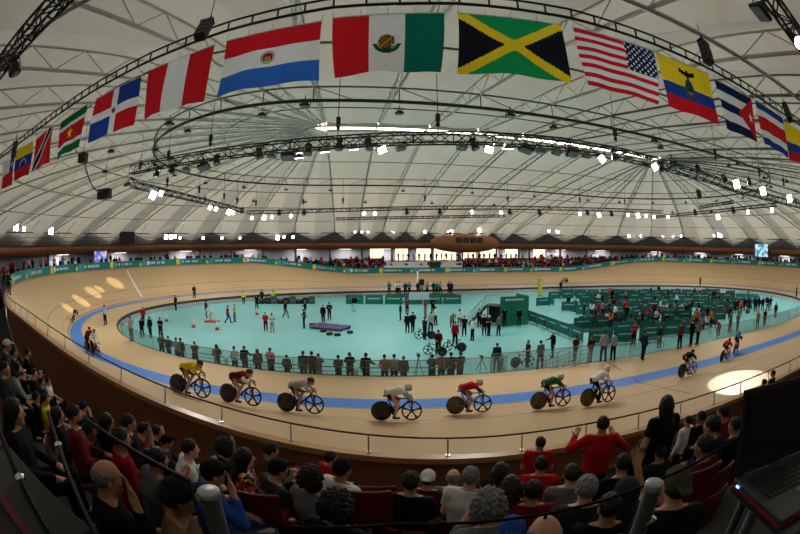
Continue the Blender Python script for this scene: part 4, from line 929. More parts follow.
for k, u in enumerate((62, 120, 185, 250, 300, 345, 385, 425, 470, 510, 541, 560, 600, 656, 700, 740, 785)):
    t = t_at_px(u, 246, 47); p, n = stad(t, 46.6); M = facing(n); o = thing('ceiling_strip_light', 'white strip light under the concourse ceiling, %s from the left' % ord_(k), 'lamp', p+V(0, 0, 5.86), 0, 'strip lights under the concourse ceiling')
    b = MB(); b.rbox((0, 0, .03), (2.6, .22, .07), .02, 0, M); b.build('housing', WSTEEL, o); b = MB(); b.box((0, 0, -.015), (2.5, .16, .03), 0, M); b.build('diffuser', SL, o)
    l = bpy.data.lights.new('strip_glow', 'AREA'); l.shape = 'RECTANGLE'; l.size = 2.5; l.size_y = .3; l.energy = 190; l.color = (1, .96, .94); q = bpy.data.objects.new('strip_glow', l); C.objects.link(q); q.location = [float(a) for a in p+V(0, 0, 5.78)]
# sun patches that fall on the boards through small roof openings, made with narrow warm beams
for (u, v, sz) in ((69, 309, .045), (81, 301, .05), (93, 292.5, .05), (99.5, 289, .03), (115, 283, .055)):
    c = hit(u, v); p = V(-14, 8, 15.5); spot(p, c-p, 75000, sz, .25, .03, (1, .86, .6), 'sun_shaft')
c = hit(740, 380); p = V(14, -12, 13.5); spot(p, c-p, 30000, .105, .2, .03, (1, .9, .68), 'sun_shaft')
for u, v in ((382, 150), (489, 149.5), (602, 159), (655, 167), (300, 155), (230, 162), (160, 175), (736, 184)):   # beams of lit near-truss lamps, with some added further left to brighten the flags
    p = atz(u, v, 11.9); spot(p+V(0, -.4, 0), V(p[0]*.0+(-22-p[0])*.25, -14, -.2), 1700, .78, .5, .25, (1, .99, .98))
# ------------------------------------------------------------------ bicycles and riders
CARB = mat('carbon_black', (.014, .014, .016), .3, spec=.5); RUB = mat('tyre_rubber', (.02, .02, .02), .7)
def wheel_front():
    r, t = MB(), MB()
    M = roty(PI/2)
    prof = [(.285, -.012), (.318, -.013), (.322, 0), (.318, .013), (.285, .012), (.285, -.012)]
    r.lathe(prof, 28, 0, M, caps=False)
    for k in range(5):
        a = k*2*PI/5+.3; d = V(0, math.cos(a), math.sin(a)); s = V(0, -math.sin(a), math.cos(a))
        vs = []
        for q, w, th in ((.02, .035, .022), (.15, .022, .016), (.29, .045, .012)):
            vs += [d*q-s*w-V(th/2, 0, 0), d*q-s*w+V(th/2, 0, 0), d*q+s*w+V(th/2, 0, 0), d*q+s*w-V(th/2, 0, 0)]
        r.add(vs, [(i*4+j, i*4+(j+1) % 4, i*4+4+(j+1) % 4, i*4+4+j) for i in range(2) for j in range(4)]+[(0, 3, 2, 1), (8, 9, 10, 11)])
    r.lathe([(.03, -.05), (.035, -.02), (.035, .02), (.03, .05)], 10, 0, M)
    t.path([V(0, .325*math.cos(a), .325*math.sin(a)) for a in np.linspace(0, 2*PI, 28, endpoint=False)], .013, 6, closed=True)
    return r.mesh('rim'), t.mesh('tyre')
def wheel_disc():
    r, t = MB(), MB(); r.lathe([(.02, -.03), (.15, -.022), (.318, -.011), (.318, .011), (.15, .022), (.02, .03)], 30, 0, roty(PI/2))
    t.path([V(0, .325*math.cos(a), .325*math.sin(a)) for a in np.linspace(0, 2*PI, 28, endpoint=False)], .013, 6, closed=True); return r.mesh('disc'), t.mesh('tyre')
WF, WD = wheel_front(), wheel_disc()
b = MB(); bb = V(0, 0, .28); st = V(0, -.20, .78); hd = V(0, .43, .79); hl = V(0, .46, .66); ra = V(0, -.41, .338)
for p, q, r, r1 in ((bb, hl, .034, .036), (bb, st, .026, .024), (st+V(0, 0, -.03), hd+V(0, 0, -.03), .022, .026), (hd, hl, .03, .03)): b.tube(p, q, r, 8, r1=r1)
for x in (-.035, .035): b.tube(bb+V(x*.6, -.03, 0), ra+V(x, 0, 0), .014, 6); b.tube(st+V(x*.3, 0, -.06), ra+V(x, 0, 0), .011, 6)
b.lathe([(.035, -.045), (.035, .045)], 10, 0, roty(PI/2), bb); b.tube(st, st+V(0, -.02, .09), .016, 6); BF = b.mesh('frame')
b = MB()
for x in (-.045, .045): b.path([hl+V(x*.7, .005, -.01), V(x, .50, .52), V(x, .57, .338)], .015, 6)
b.tube(hl+V(-.04, 0, -.01), hl+V(.04, 0, -.01), .02, 6); BK_ = b.mesh('fork')
b = MB(); b.tube(hd, hd+V(0, .06, .05), .018, 6); y, z = .49, .85
b.path([(-.19, y-.02, z-.10), (-.2, y+.07, z-.11), (-.2, y+.10, z-.05), (-.19, y+.05, z+.01), (-.12, y, z+.0), (.12, y, z), (.19, y+.05, z+.01), (.2, y+.10, z-.05), (.2, y+.07, z-.11), (.19, y-.02, z-.10)], .016, 6); BH = b.mesh('handlebar')
b = MB(); P = [[V(x*w, yy, .875+hz-.02*x*x) for x in (-1, -.5, 0, .5, 1)] for yy, w, hz in ((-.36, .03, 0), (-.34, .07, .01), (-.27, .065, .008), (-.18, .03, 0), (-.09, .02, -.005))]; b.grid(P, 0, False, True)
b.grid([[p-V(0, 0, .03) for p in r] for r in P][::-1], 0, False, True); BS = b.mesh('saddle')
b = MB(); b.lathe([(.085, .05), (.09, .055), (.085, .06)], 20, 0, roty(PI/2), bb); b.tube(bb+V(.05, 0, 0), bb+V(.07, .03, -.165), .012, 6); b.tube(bb+V(-.05, 0, 0), bb+V(-.07, -.03, .165), .012, 6)
b.box(bb+V(.11, .03, -.165), (.08, .09, .02)); b.box(bb+V(-.11, -.03, .165), (.08, .09, .02)); BC = b.mesh('crankset')
def bicycle(M, label, frame=None, front=None, disc=None, group=None, copyof=None):
    o = thing('track_bicycle', label, 'bicycle', M=M, group=group); put('frame', BF, o, frame or CARB); put('fork', BK_, o, frame or CARB); put('handlebar', BH, o, CARB); put('saddle', BS, o, CARB); put('crankset', BC, o, CARB)
    w = put('front_wheel', WF[0], o, front or CARB, loc=(0, .57, .338)); put('tyre', WF[1], w, RUB); w = put('rear_wheel', WD[0], o, disc or CARB, loc=(0, -.41, .338)); put('tyre', WD[1], w, RUB); return o
def ride_M(pr, pf, lean=.6, fwd=None):
    A, B = hit(*pr), hit(*pf); f = B-A if fwd is None else fwd; m = (A+B)/2; i, o = near_i(m)
    f = V(f[0], f[1], f[2] if o > 0 else 0); f = norm(f); u = V(-NX[i]*math.sin(BK[i]*lean), -NY[i]*math.sin(BK[i]*lean), math.cos(BK[i]*lean)) if o > 0 else V(0, 0, 1)
    if o > 0: T = V(math.cos(TH[i]), math.sin(TH[i]), 0); f = T*.75+f*.25; 
    r = norm(np.cross(f, u)); u = norm(u-f*(u @ f)); f = norm(np.cross(u, r)); m = m.copy(); m[2] = ground(m)+.012
    return basis(r, f, u, m-f*.08)
RD = [((180, 393), (199, 397.5), 'yellow', 'black', 'black', 1, 'last of the near string', None, 0), ((229, 403), (252, 407.5), 'darkred', 'black', 'black', 1, 'second from the back of the near string', 'white', 0), ((287, 411.5), (314, 415), 'lightgrey', 'navy', 'black', 0, 'third from the back of the near string', None, 0),
      ((381, 421), (412, 421), 'white', 'black', 'white', 0, 'in the middle of the near string', 'blue', 0), ((455, 414.5), (483, 413), 'red', 'blue', 'white', 1, 'behind the rider in green', 'orange', 0), ((538, 410), (563, 407), 'green', 'black', 'white', 0, 'ahead of the rider in red', None, 0),
      ((586, 407.5), (609, 402), 'white', 'black', 'white', 0, 'front of the seven rider string', None, 1), ((681, 379), (693, 374), 'black', 'black', 'black', 0, 'alone behind the front pair at right', None, 0), ((719, 363), (730, 358), 'red', 'black', 'black', 0, 'behind the blue rider at right', None, 0), ((731, 357), (740, 349), 'blue', 'black', 'blue', 0, 'leading at far right', None, 0)]
GOLDD = mat('disc_gold', (.10, .075, .015), .35); LB = mat('frame_light_blue', srgb(120, 150, 205), .35); REDF = mat('frame_red', srgb(170, 30, 40), .35)
for k, (pr, pf, top, bot, hel, v, wh, slv, pv) in enumerate(RD):
    M = ride_M(pr, pf)
    tn = {'darkred': 'dark red', 'lightgrey': 'light grey'}.get(top, top)
    bicycle(M, 'track bicycle ridden by the %s cyclist, %s' % (tn, wh), {1: None, 4: LB, 5: REDF}.get(k), None, GOLDD if k in (5, 6, 4) else None, 'track bicycles being raced')
    person((0, 0, 0), 0, 'ride', pv, top, bot, 'helmet', 'black', [1, 1, 2, 0, 1, 1, 0, 1, 1, 2][k], 2 if k < 7 else 1, 'long' if k != 9 else 'tee', 'short' if k % 2 else 'long', 'crouched cyclist in %s with %s helmet, %s' % (tn, hel, wh), 'racing cyclists', 1, M @ Matrix.Rotation(0, 4, 'X'), CL[hel] if hel != 'black' else mat('helmet_black', (.012, .012, .014), .25, coat=.5), cat='cyclist')
SLV = {1: 'white', 3: 'lightblue', 4: 'blue', 9: 'black'}
for k, c_ in SLV.items():
    o = [x for x in bpy.data.objects if x.name.split('.')[0] == 'cyclist'][k]; J = pose('ride', RD[k][8]); me = [blob('sleeve', arm(J, s, .0175), .0125 if k < 7 else .026) for s in 'LR']
    for m in me: put('sleeve', m, o, CL[c_])
for pr, pf, pv, top, hel, lab in (((88, 352), (93.5, 354), 2, 'darkred', 'black', 'cyclist in dark red sitting upright, riding beside another at the left turn'), ((93.5, 355), (98, 357), 2, 'white', 'black', 'cyclist in white sitting upright on the blue band at the left turn'), ((70, 320), (74, 323), 0, 'black', 'black', 'cyclist in black leaning into the left turn above the blue band'), ((561.5, 282.5), (567.5, 282.8), 0, 'yellow', 'white', 'tiny far cyclist in yellow on the far straight')):
    M = ride_M(pr, pf, .9 if pv == 0 else .3); bicycle(M, 'track bicycle under the '+lab.replace('sitting upright, ', '').replace('sitting upright ', ''), group='track bicycles on the far parts of the track')
    person((0, 0, 0), 0, 'ride', pv, top, 'black', 'helmet', 'black', 1, 1, 'long', 'long', lab, 'racing cyclists', 1, M, mat('helmet_black') if hel == 'black' else CL[hel], cat='cyclist')
# ------------------------------------------------------------------ people on the infield
def face_to(p, q): return math.atan2(q[1]-p[1], q[0]-p[0])-PI/2
CTR = V(-4, -4, 0); COLN = {'darkred': 'dark red', 'lightgrey': 'light grey', 'darkgrey': 'dark grey', 'lightblue': 'light blue', 'darkgreen': 'dark green', 'hivis': 'fluorescent yellow', 'tanbrown': 'tan'}
cn = lambda c: COLN.get(c, c)
# (pixel u, v of the feet or head, 'f'/'h', pose, variant, top, trousers, hair, facing degrees, words that place it)
IP = [(105.7, 325, 'f', 'stand', 0, 'lightblue', 'black', 'short', 90, 'standing on the boards inside the left blue band'), (194.5, 298.5, 'f', 'stand', 5, 'black', 'black', 'short', 0, 'standing on the track apron behind the inner wall at left'), (700, 286, 'f', 'stand', 0, 'black', 'black', 'short', 180, 'alone on the far blue band at right'), (796, 300, 'f', 'stand', 0, 'black', 'black', 'short', 180, 'on the blue band at the far right edge'),
      (143.7, 324, 'f', 'walk', 0, 'red', 'navy', 'short', 200, 'walking alone at the left end of the floor'), (176, 310.5, 'f', 'stand', 0, 'black', 'black', 'short', 150, 'against the inner wall at left'), (132, 341, 'f', 'stand', 3, 'lightgrey', 'grey', 'short', 250, 'filming at the left end of the floor'), (142.7, 338, 'f', 'stand', 5, 'black', 'black', 'tail', 180, 'first of three in black at the left end'), (151, 338, 'f', 'stand', 0, 'black', 'black', 'tail', 160, 'second of three in black at the left end'), (161.5, 340, 'f', 'stand', 1, 'black', 'navy', 'short', 170, 'third of three in black at the left end'),
      (143, 338.5, 'h', 'stand', 1, 'darkgreen', 'black', 'short', 180, 'at the left end of the near fence'), (155.4, 338, 'h', 'stand', 2, 'darkgrey', 'black', 'short', 180, 'hands on hips at the near fence'), (166.8, 339.5, 'h', 'stand', 4, 'lightblue', 'denim', 'short', 0, 'leaning on the near fence at left'), (173.5, 339.5, 'h', 'stand', 1, 'grey', 'black', 'short', 20, 'among the knot of watchers at the near fence'), (178.5, 340, 'h', 'stand', 0, 'black', 'black', 'cap', 0, 'among the knot of watchers at the near fence'), (184.7, 344, 'h', 'stand', 3, 'black', 'black', 'short', 10, 'photographing at the near fence'),
      (206.7, 347, 'h', 'stand', 1, 'tanbrown', 'grey', 'long', 20, 'behind the rail left of the yellow rider'), (214, 346.5, 'h', 'stand', 3, 'black', 'black', 'short', 0, 'with a raised camera right of the person in tan'), (210.5, 321, 'f', 'bend', 0, 'white', 'beige', 'short', 110, 'bending over a red base on the floor'), (206.5, 317.5, 'f', 'stand', 1, 'darkgrey', 'grey', 'cap', 270, 'watching the bending person in white'),
      (228, 323.5, 'f', 'walk', 0, 'red', 'blue', 'short', 270, 'walking in blue trousers near the cones'), (235, 322, 'f', 'stand', 1, 'yellow', 'grey', 'short', 120, 'beside the walker in blue trousers'), (243.8, 304.5, 'f', 'stand', 0, 'hivis', 'black', 'short', 0, 'at the far inner wall, left one of two'), (273.5, 303.5, 'f', 'stand', 6, 'hivis', 'black', 'short', 0, 'at the far inner wall, right one of two'), (257, 309.5, 'f', 'stand', 0, 'black', 'black', 'short', 30, 'in front of the far inner wall'), (262, 303, 'f', 'stand', 1, 'darkgrey', 'black', 'cap', 0, 'sorting gear at the far inner wall'),
      (266, 331.5, 'f', 'stand', 5, 'red', 'black', 'short', 190, 'on the open floor, left of a pair'), (272.5, 332.8, 'f', 'stand', 1, 'white', 'beige', 'short', 170, 'with a dark cap on the open floor, right of a pair'), (285.5, 318, 'f', 'walk', 0, 'black', 'grey', 'short', 240, 'walking across the middle of the open floor'), (305.5, 317.5, 'f', 'stand', 6, 'black', 'lightgrey', 'short', 120, 'in pale trousers on the open floor'), (304.3, 328.5, 'f', 'stand', 1, 'black', 'black', 'cap', 90, 'facing the purple mats from the left'), (323.3, 323, 'f', 'stand', 0, 'black', 'black', 'short', 160, 'left one of two behind the purple mats'), (329.5, 320.5, 'f', 'stand', 1, 'maroon', 'darkgrey', 'short', 190, 'right one of two behind the purple mats'),
      (233.6, 346.7, 'h', 'stand', 4, 'white', 'black', 'short', 20, 'behind the rail above the dark red rider'), (243.7, 346.5, 'h', 'stand', 6, 'black', 'black', 'short', 0, 'broad figure behind the rail above the dark red rider'), (257, 349.5, 'h', 'stand', 0, 'darkgrey', 'black', 'long', 10, 'left of a bent figure at the rail'), (263, 355, 'h', 'stand', 1, 'black', 'black', 'short', 0, 'crouching low at the rail'), (269.7, 349, 'h', 'stand', 4, 'pink', 'navy', 'short', 350, 'at the rail'), (281.7, 356.5, 'h', 'stand', 2, 'black', 'black', 'short', 0, 'stooping at the rail above the light grey rider'), (298, 354, 'h', 'stand', 0, 'darkgreen', 'black', 'short', 0, 'at the rail above the light grey rider'), (306, 356.5, 'h', 'stand', 4, 'maroon', 'black', 'short', 0, 'at the rail above the light grey rider'),
      (318, 353.5, 'h', 'stand', 3, 'grey', 'beige', 'short', 0, 'filming over the rail'), (335.5, 356, 'h', 'stand', 1, 'darkgrey', 'black', 'short', 15, 'with a camera at the rail, left of two in black'), (349.5, 354.5, 'h', 'stand', 3, 'black', 'black', 'short', 0, 'with a camera at the rail, left of the broad watcher'), (361.8, 356, 'h', 'stand', 6, 'black', 'black', 'short', 350, 'broad watcher at the rail with one arm out'), (381.8, 356.5, 'h', 'stand', 2, 'orange', 'black', 'short', 0, 'at the rail behind the white and blue rider'), (397.3, 356.5, 'h', 'stand', 4, 'lightgrey', 'black', 'short', 0, 'at the rail above the white and blue rider'), (407.4, 357.5, 'h', 'stand', 0, 'darkgrey', 'black', 'short', 0, 'at the rail right of the one in light grey'),
      (432, 359, 'h', 'stand', 3, 'black', 'black', 'cap', 0, 'right of the camera tripod'), (440.7, 359, 'h', 'stand', 1, 'tanbrown', 'black', 'short', 0, 'in the knot right of the tripod'), (451.5, 361, 'h', 'stand', 0, 'navy', 'black', 'short', 0, 'in the dark knot at the rail'), (458.5, 357, 'h', 'stand', 1, 'navy', 'navy', 'short', 10, 'in the dark knot at the rail, its right end'), (354.5, 312, 'f', 'stand', 2, 'black', 'white', 'short', 170, 'in white trousers before the green judges barrier'), (400.4, 320.5, 'f', 'stand', 0, 'black', 'black', 'short', 90, 'at the left edge of the centre group'), (407, 314.5, 'f', 'stand', 1, 'darkred', 'black', 'short', 180, 'behind the two in black in the centre'), (407.4, 333, 'f', 'stand', 0, 'black', 'black', 'short', 350, 'left one of two facing each other in the centre'), (412.8, 332.5, 'f', 'stand', 1, 'black', 'black', 'short', 20, 'right one of two facing each other in the centre'),
      (425.3, 317.5, 'f', 'stand', 0, 'red', 'grey', 'short', 60, 'with a backpack in the far centre'), (432.8, 314.5, 'f', 'stand', 1, 'black', 'black', 'short', 180, 'far centre, above the one in white'), (435.5, 325.5, 'f', 'stand', 2, 'white', 'darkgrey', 'short', 60, 'in the centre, talking to the one in black'), (424.5, 339.5, 'f', 'stand', 4, 'navy', 'navy', 'short', 300, 'holding a bicycle in the centre'), (430.5, 333.5, 'f', 'stand', 2, 'lightgrey', 'black', 'short', 200, 'beside the one holding a bicycle'), (438, 355.5, 'f', 'stand', 4, 'darkred', 'black', 'short', 180, 'standing astride by a bicycle near the rail'), (452, 328, 'f', 'bend', 0, 'grey', 'darkgrey', 'short', 180, 'bending left of the stairs'), (459.3, 327, 'f', 'stand', 0, 'white', 'grey', 'long', 180, 'with dark hair left of the stairs'), (454.8, 345.5, 'f', 'stand', 0, 'red', 'black', 'short', 190, 'beside a bicycle near the rail'), (464, 336.5, 'f', 'stand', 5, 'black', 'black', 'short', 150, 'officials group, leftmost, in a dark suit'), (472.3, 341, 'f', 'stand', 1, 'white', 'black', 'short', 90, 'in front of the stairs'),
      (484, 335.5, 'f', 'stand', 0, 'black', 'black', 'short', 160, 'left one of a pair before the stairs'), (488.5, 336, 'f', 'stand', 1, 'black', 'black', 'cap', 200, 'in a white cap before the stairs'), (498.3, 335.5, 'f', 'stand', 0, 'grey', 'darkgrey', 'short', 200, 'before the left corner of the green booth'), (479, 328, 'f', 'stand', 1, 'black', 'black', 'short', 180, 'in the shade of the stairs'), (504, 327, 'f', 'stand', 5, 'black', 'black', 'short', 180, 'leaning against the left of the green booth'), (518.7, 327, 'f', 'stand', 0, 'black', 'darkgreen', 'short', 180, 'against the front of the green booth'), (496, 371, 'f', 'stand', 0, 'navy', 'navy', 'short', 350, 'standing inside the near glass fence'), (527, 367, 'f', 'stand', 4, 'darkgrey', 'black', 'short', 90, 'behind a bicycle at the near fence'), (539.3, 369, 'f', 'stand', 2, 'grey', 'black', 'short', 10, 'at the left of the ramp'), (552, 357.5, 'f', 'stand', 6, 'black', 'black', 'cap', 90, 'in a white cap by the ramp rail'),
      (574.5, 362, 'f', 'stand', 1, 'darkred', 'black', 'short', 10, 'right of the ramp'), (589.5, 362.5, 'f', 'stand', 1, 'maroon', 'beige', 'short', 350, 'in pale trousers right of the ramp'), (602.6, 361.5, 'f', 'stand', 2, 'lightgrey', 'denim', 'short', 350, 'by the glass fence'), (612.3, 360.5, 'f', 'stand', 0, 'lightblue', 'black', 'short', 0, 'by the glass fence'), (642.3, 360, 'f', 'stand', 2, 'navy', 'navy', 'short', 280, 'outside the fence on the edge of the boards'), (658.8, 348, 'f', 'stand', 0, 'darkgreen', 'darkgrey', 'short', 180, 'inside the glass fence left of the black rider'), (633, 346, 'f', 'stand', 1, 'red', 'black', 'short', 150, 'by the team pits'), (679, 349, 'f', 'stand', 0, 'brown', 'black', 'short', 0, 'behind the glass fence above the black rider'), (690.5, 346, 'f', 'stand', 1, 'black', 'black', 'short', 0, 'behind the glass fence above the black rider'), (697, 344.5, 'f', 'stand', 5, 'grey', 'black', 'short', 0, 'behind the glass fence'), (710.5, 327.5, 'f', 'stand', 0, 'orange', 'black', 'short', 90, 'in the pits at right'), (718, 335.5, 'f', 'bend', 0, 'red', 'black', 'short', 90, 'crouching in the pits at right'), (729.3, 331.5, 'f', 'stand', 0, 'grey', 'darkgrey', 'short', 180, 'at right behind the fence, left of a pair'), (736.8, 331.5, 'f', 'stand', 1, 'grey', 'black', 'short', 170, 'at right behind the fence, right of a pair'), (757, 328.5, 'f', 'stand', 1, 'orange', 'black', 'short', 90, 'at the right end of the fence'), (764, 326, 'f', 'stand', 0, 'black', 'black', 'short', 90, 'at the right end of the fence'), (775, 318, 'f', 'stand', 0, 'navy', 'black', 'short', 90, 'farthest right inside the fence'), (560.6, 291.5, 'f', 'stand', 0, 'navy', 'navy', 'short', 180, 'standing on the far apron below the far cyclist')]
for k, (u, v, md, kind, pv, top, bot, hair, fa, wh) in enumerate(IP):
    if md == 'f': p = hit(u, v); z = ground(p)
    else:
        p = atz(u, v, ZF+1.66); z = ZF; i, o = near_i(p)
        if o > -AP-.75: p = off(i, -AP-.75, 0)+(p-off(i, o, 0))*V(1, 1, 0)*0
    p = V(p[0], p[1], z)
    wc = 'white' if 'white cap' in wh or v == 356.5 and top == 'x' else 'black'
    if 'stooping' in wh or 'crouching low' in wh: kind = 'stand'
    person(p, math.radians(fa), kind, pv, top, bot, hair, ['black', 'brown', 'black', 'lightbrown'][k % 4], [1, 0, 2, 1, 2][k % 5], 1 if (md == 'h' or v > 334) else 0, 'tee' if k % 3 == 0 and hair != 'long' else 'long', 'long', 'person in %s%s %s' % (cn(top), '' if len(wh.split()) > 8 or 'trousers' in wh else ' with %s trousers' % cn(bot), wh), 'people on the infield', R.uniform(.95, 1.05)*(.84 if 'stooping' in wh or 'crouching low' in wh else 1), capc=wc)
# bicycles parked on the infield, held or leaning
for u, v, a, lab in ((426, 339.5, 80, 'bicycle held in the centre of the floor'), (436, 356, 60, 'bicycle beside the person in dark red near the rail'), (455.5, 352, 70, 'bicycle beside the person in red near the rail'), (501, 371, 150, 'bicycle leaning behind the person in navy inside the fence'), (521, 367.5, 272, 'black bicycle with solid rear wheel side on at the near fence')):
    p = hit(u, v); p = V(p[0], p[1], ZF+.012); bicycle(Matrix.Translation([float(q) for q in p]) @ Matrix.Rotation(math.radians(a), 4, 'Z'), 'parked '+lab, group='bicycles on the infield')
# ------------------------------------------------------------------ fences round the infield
FST = mat('fence_dark_tube', (.02, .024, .026), .45, .3)
FGL = bpy.data.materials.new('fence_glass'); FGL.use_nodes = True; nt = FGL.node_tree; nt.nodes.clear(); o_ = nt.nodes.new('ShaderNodeOutputMaterial'); tr = nt.nodes.new('ShaderNodeBsdfTransparent'); gl = nt.nodes.new('ShaderNodeBsdfDiffuse'); mx = nt.nodes.new('ShaderNodeMixShader'); gl.inputs['Color'].default_value = (.45, .52, .54, 1); mx.inputs[0].default_value = .16; tr.inputs['Color'].default_value = (.9, .94, .94, 1)
nt.links.new(tr.outputs[0], mx.inputs[1]); nt.links.new(gl.outputs[0], mx.inputs[2]); nt.links.new(mx.outputs[0], o_.inputs[0])
def st_px(u, v): i, o = near_i(hit(u, v)); return i
def sections(i0, i1, o_, L):                                # pairs of points along an offset curve
    out = []; P = [off(i, o_, 0) for i in range(i0, i1+1)]; acc = 0; a = 0
    for k in range(1, len(P)):
        acc += np.linalg.norm(P[k]-P[k-1])
        if acc >= L: out.append((P[a], P[k])); a = k; acc = 0
    return out
def seg_thing(name, label, cat, a, c, z, group): d = c-a; o = thing(name, label, cat, (a+c)/2*V(1, 1, 0)+V(0, 0, z), math.atan2(d[1], d[0]), group); return o, np.linalg.norm(d)
iL, iM, iR = st_px(186, 359), st_px(462, 375), st_px(606, 363)
iE = st_px(797, 305)
if iL > iM: iL -= NS
S = sections(iL, iM, -AP-.42, 2.3)
for k, (a, c) in enumerate(S):
    o, L = seg_thing('crowd_barrier', 'dark tubular crowd barrier along the near infield edge, %s from the left' % ord_(k), 'barrier', a, c, ZF, 'tubular barriers on the near infield edge')
    b = MB(); b.path([(-L/2+.05, 0, .05), (-L/2+.05, 0, 1.02), (-L/2+.15, 0, 1.12), (L/2-.15, 0, 1.12), (L/2-.05, 0, 1.02), (L/2-.05, 0, .05)], .026, 6); b.build('frame', FST, o)
    for z in (.3, .5, .7, .9): b = MB(); b.tube((-L/2+.05, 0, z), (L/2-.05, 0, z), .014, 5); b.build('bar', FST, o)
    for x in (-L/2+.3, L/2-.3): b = MB(); b.box((x, 0, .02), (.05, .6, .04)); b.build('foot', FST, o)
iA = st_px(112, 331)
while iA > iM: iA -= NS
iB = iE
while iB < iR: iB += NS
for k, (a, c) in enumerate(sections(iA, iM+6, -AP-.28, 3.4)+sections(iR-14, iB, -AP-.28, 2.6)):
    left = k < len(sections(iA, iM+6, -AP-.28, 3.4))
    o, L = seg_thing('glass_fence_panel', 'clear fence panel on the inner edge of the boards, %s from the left' % ord_(min(k, 39)), 'fence', a, c, ZF, 'clear fence panels round the infield')
    h = 1.55 if left else 1.75
    b = MB(); b.box((0, 0, h/2+.03), (L-.12, .012, h-.06)); b.build('pane', FGL, o); b = MB(); b.tube((-L/2+.03, 0, h), (L/2-.03, 0, h), .018, 5); b.build('top_rail', GSTEEL, o)
    b = MB(); b.tube((-L/2+.04, 0, 0), (-L/2+.04, 0, h), .024, 6); b.build('post', GSTEEL, o)
# ------------------------------------------------------------------ things on the floor
TEALP = mat('teal_fabric_panel', srgb(20, 112, 102), .7, var=.1, scale=1.5); WFR = mat('white_strip', srgb(210, 225, 225), .5); CONE = mat('cone_red', srgb(215, 60, 60), .5); CONW = mat('cone_white', srgb(235, 235, 235), .5)
for k, (u, v, w) in enumerate(((166.8, 321.5, 'at the left end of the floor'), (193.6, 327.5, 'left of the bending person'), (217.3, 330, 'nearest of the cones'), (257, 314.8, 'behind the pair on the open floor'))):
    p = hit(u, v); o = thing('traffic_cone', 'white and red traffic cone '+w, 'cone', (p[0], p[1], ZF), 0, 'cones on the infield'); b = MB(); b.rbox((0, 0, .02), (.42, .42, .04), .02); b.build('base', CONE, o)
    b = MB(); b.lathe([(.19, .04), (.15, .26)], 14); b.build('lower_band', CONE, o); b = MB(); b.lathe([(.15, .26), (.10, .55), (.04, .78), (.03, .79)], 14); b.build('upper_cone', CONW, o)
p = hit(212, 322); o = thing('equipment_stand', 'flat red equipment base on the floor beside the bending person', 'base', (p[0], p[1], ZF)); b = MB(); b.rbox((0, 0, .06), (1.5, .8, .12), .03); b.build('base_plate', CONE, o); b = MB(); b.tube((0.3, 0, .1), (.3, 0, 1.3), .05, 8); b.build('post', CONW, o)
PURP = mat('mat_purple', srgb(92, 76, 128), .7); PINKM = mat('mat_pink_edge', srgb(190, 120, 150), .7)
c = hit(330, 328.5); ang = math.radians(-28)
for k in range(6):
    i, j = k % 2, k//2; q = rotz(ang) @ V((j-1)*1.12, (i-.5)*.95, 0); o = thing('gym_mat', 'purple mat on low black frame, %s of the block on the floor' % ['front left', 'back left', 'front middle', 'back middle', 'front right', 'back right'][k], 'mat', (c[0]+q[0], c[1]+q[1], ZF), ang, 'purple mats on the floor'); b = MB(); b.rbox((0, 0, .20), (1.06, .88, .12), .04); b.build('pad', PURP, o); b = MB(); b.rbox((0, -.455, .19), (1.0, .03, .08), .012); b.build('edge_strip', PINKM, o)
    b = MB(); b.box((0, 0, .115), (1.0, .82, .05)); [b.tube((x, y, 0), (x, y, .1), .03, 6) for x in (-.47, .47) for y in (-.38, .38)]; b.build('frame', BLK, o)
for k, (u, v) in enumerate(((312.5, 325), (314.5, 328), (323.5, 332), (329.5, 335), (337.5, 336), (350, 333.5), (347, 329))):
    p = hit(u, v); o = thing('floor_box', 'small dark floor box, %s around the purple mats' % ord_(k), 'box', (p[0], p[1], ZF), R.random(), 'small boxes around the purple mats'); b = MB(); b.rbox((0, 0, .1), (.5, .35, .2), .03); b.build('case', DARK, o); b = MB(); b.rbox((0, 0, .215), (.4, .25, .03), .01); b.build('lid', WFR if k < 2 else HOUS, o)
# camera tripods
for u, v, lab in ((418.3, 375, 'black camera tripod at the near rail beside the person in dark grey'), (481, 372, 'low black tripod inside the near fence'), (544, 331, 'black camera stand on the floor right of the green booth')):
    p = hit(u, min(v, 371)) if v < 374 else None
    if p is None: q = atz(u, 356, ZF+1.5); p = q
    h = 1.45 if u < 430 else .75; o = thing('tripod', lab, 'tripod', (p[0], p[1], ZF)); 
    for a in (0, 2.1, 4.2): b = MB(); b.tube((0, 0, h), (.38*math.cos(a), .38*math.sin(a), 0), .018, 5); b.build('leg', BLK, o)
    b = MB(); b.rbox((0, 0, h+.1), (.14, .3, .17), .02); b.lathe([(.05, 0), (.06, .14)], 10, 0, rotx(-PI/2), (0, .15, h+.1)); b.build('camera', BLK, o)
# green booth with stairs
A, B = hit(499.7, 326.5), hit(527.4, 324.5); d = norm((B-A)*V(1, 1, 0)); nb = V(-d[1], d[0], 0); L = np.linalg.norm((B-A)[:2]); o = thing('green_booth', 'green panelled booth in the middle of the infield with a pale sign line', 'booth', ((A+B)/2)*V(1, 1, 0)+V(0, 0, ZF), math.atan2(d[1], d[0]))
hB = 2.7; b = MB(); b.box((0, 0, hB/2), (L, .08, hB)); b.box((L/2-.04, 1.2, hB/2), (.08, 2.4, hB)); b.build('wall_panel', mat('booth_green', srgb(18, 128, 100), .6, var=.06), o); b = MB()
for k in range(9): b.box((-L/2+L*k/8, -.05, hB/2), (.035, .03, hB))
for z in (.7, 1.4, 2.1): b.box((0, -.05, z), (L, .02, .03))
b.build('batten', mat('booth_green_dark', srgb(14, 96, 78), .6), o); b = MB()
for k in range(14): b.box((-L*.32+k*L*.047, -.055, hB-.3), (L*.034, .015, .16))
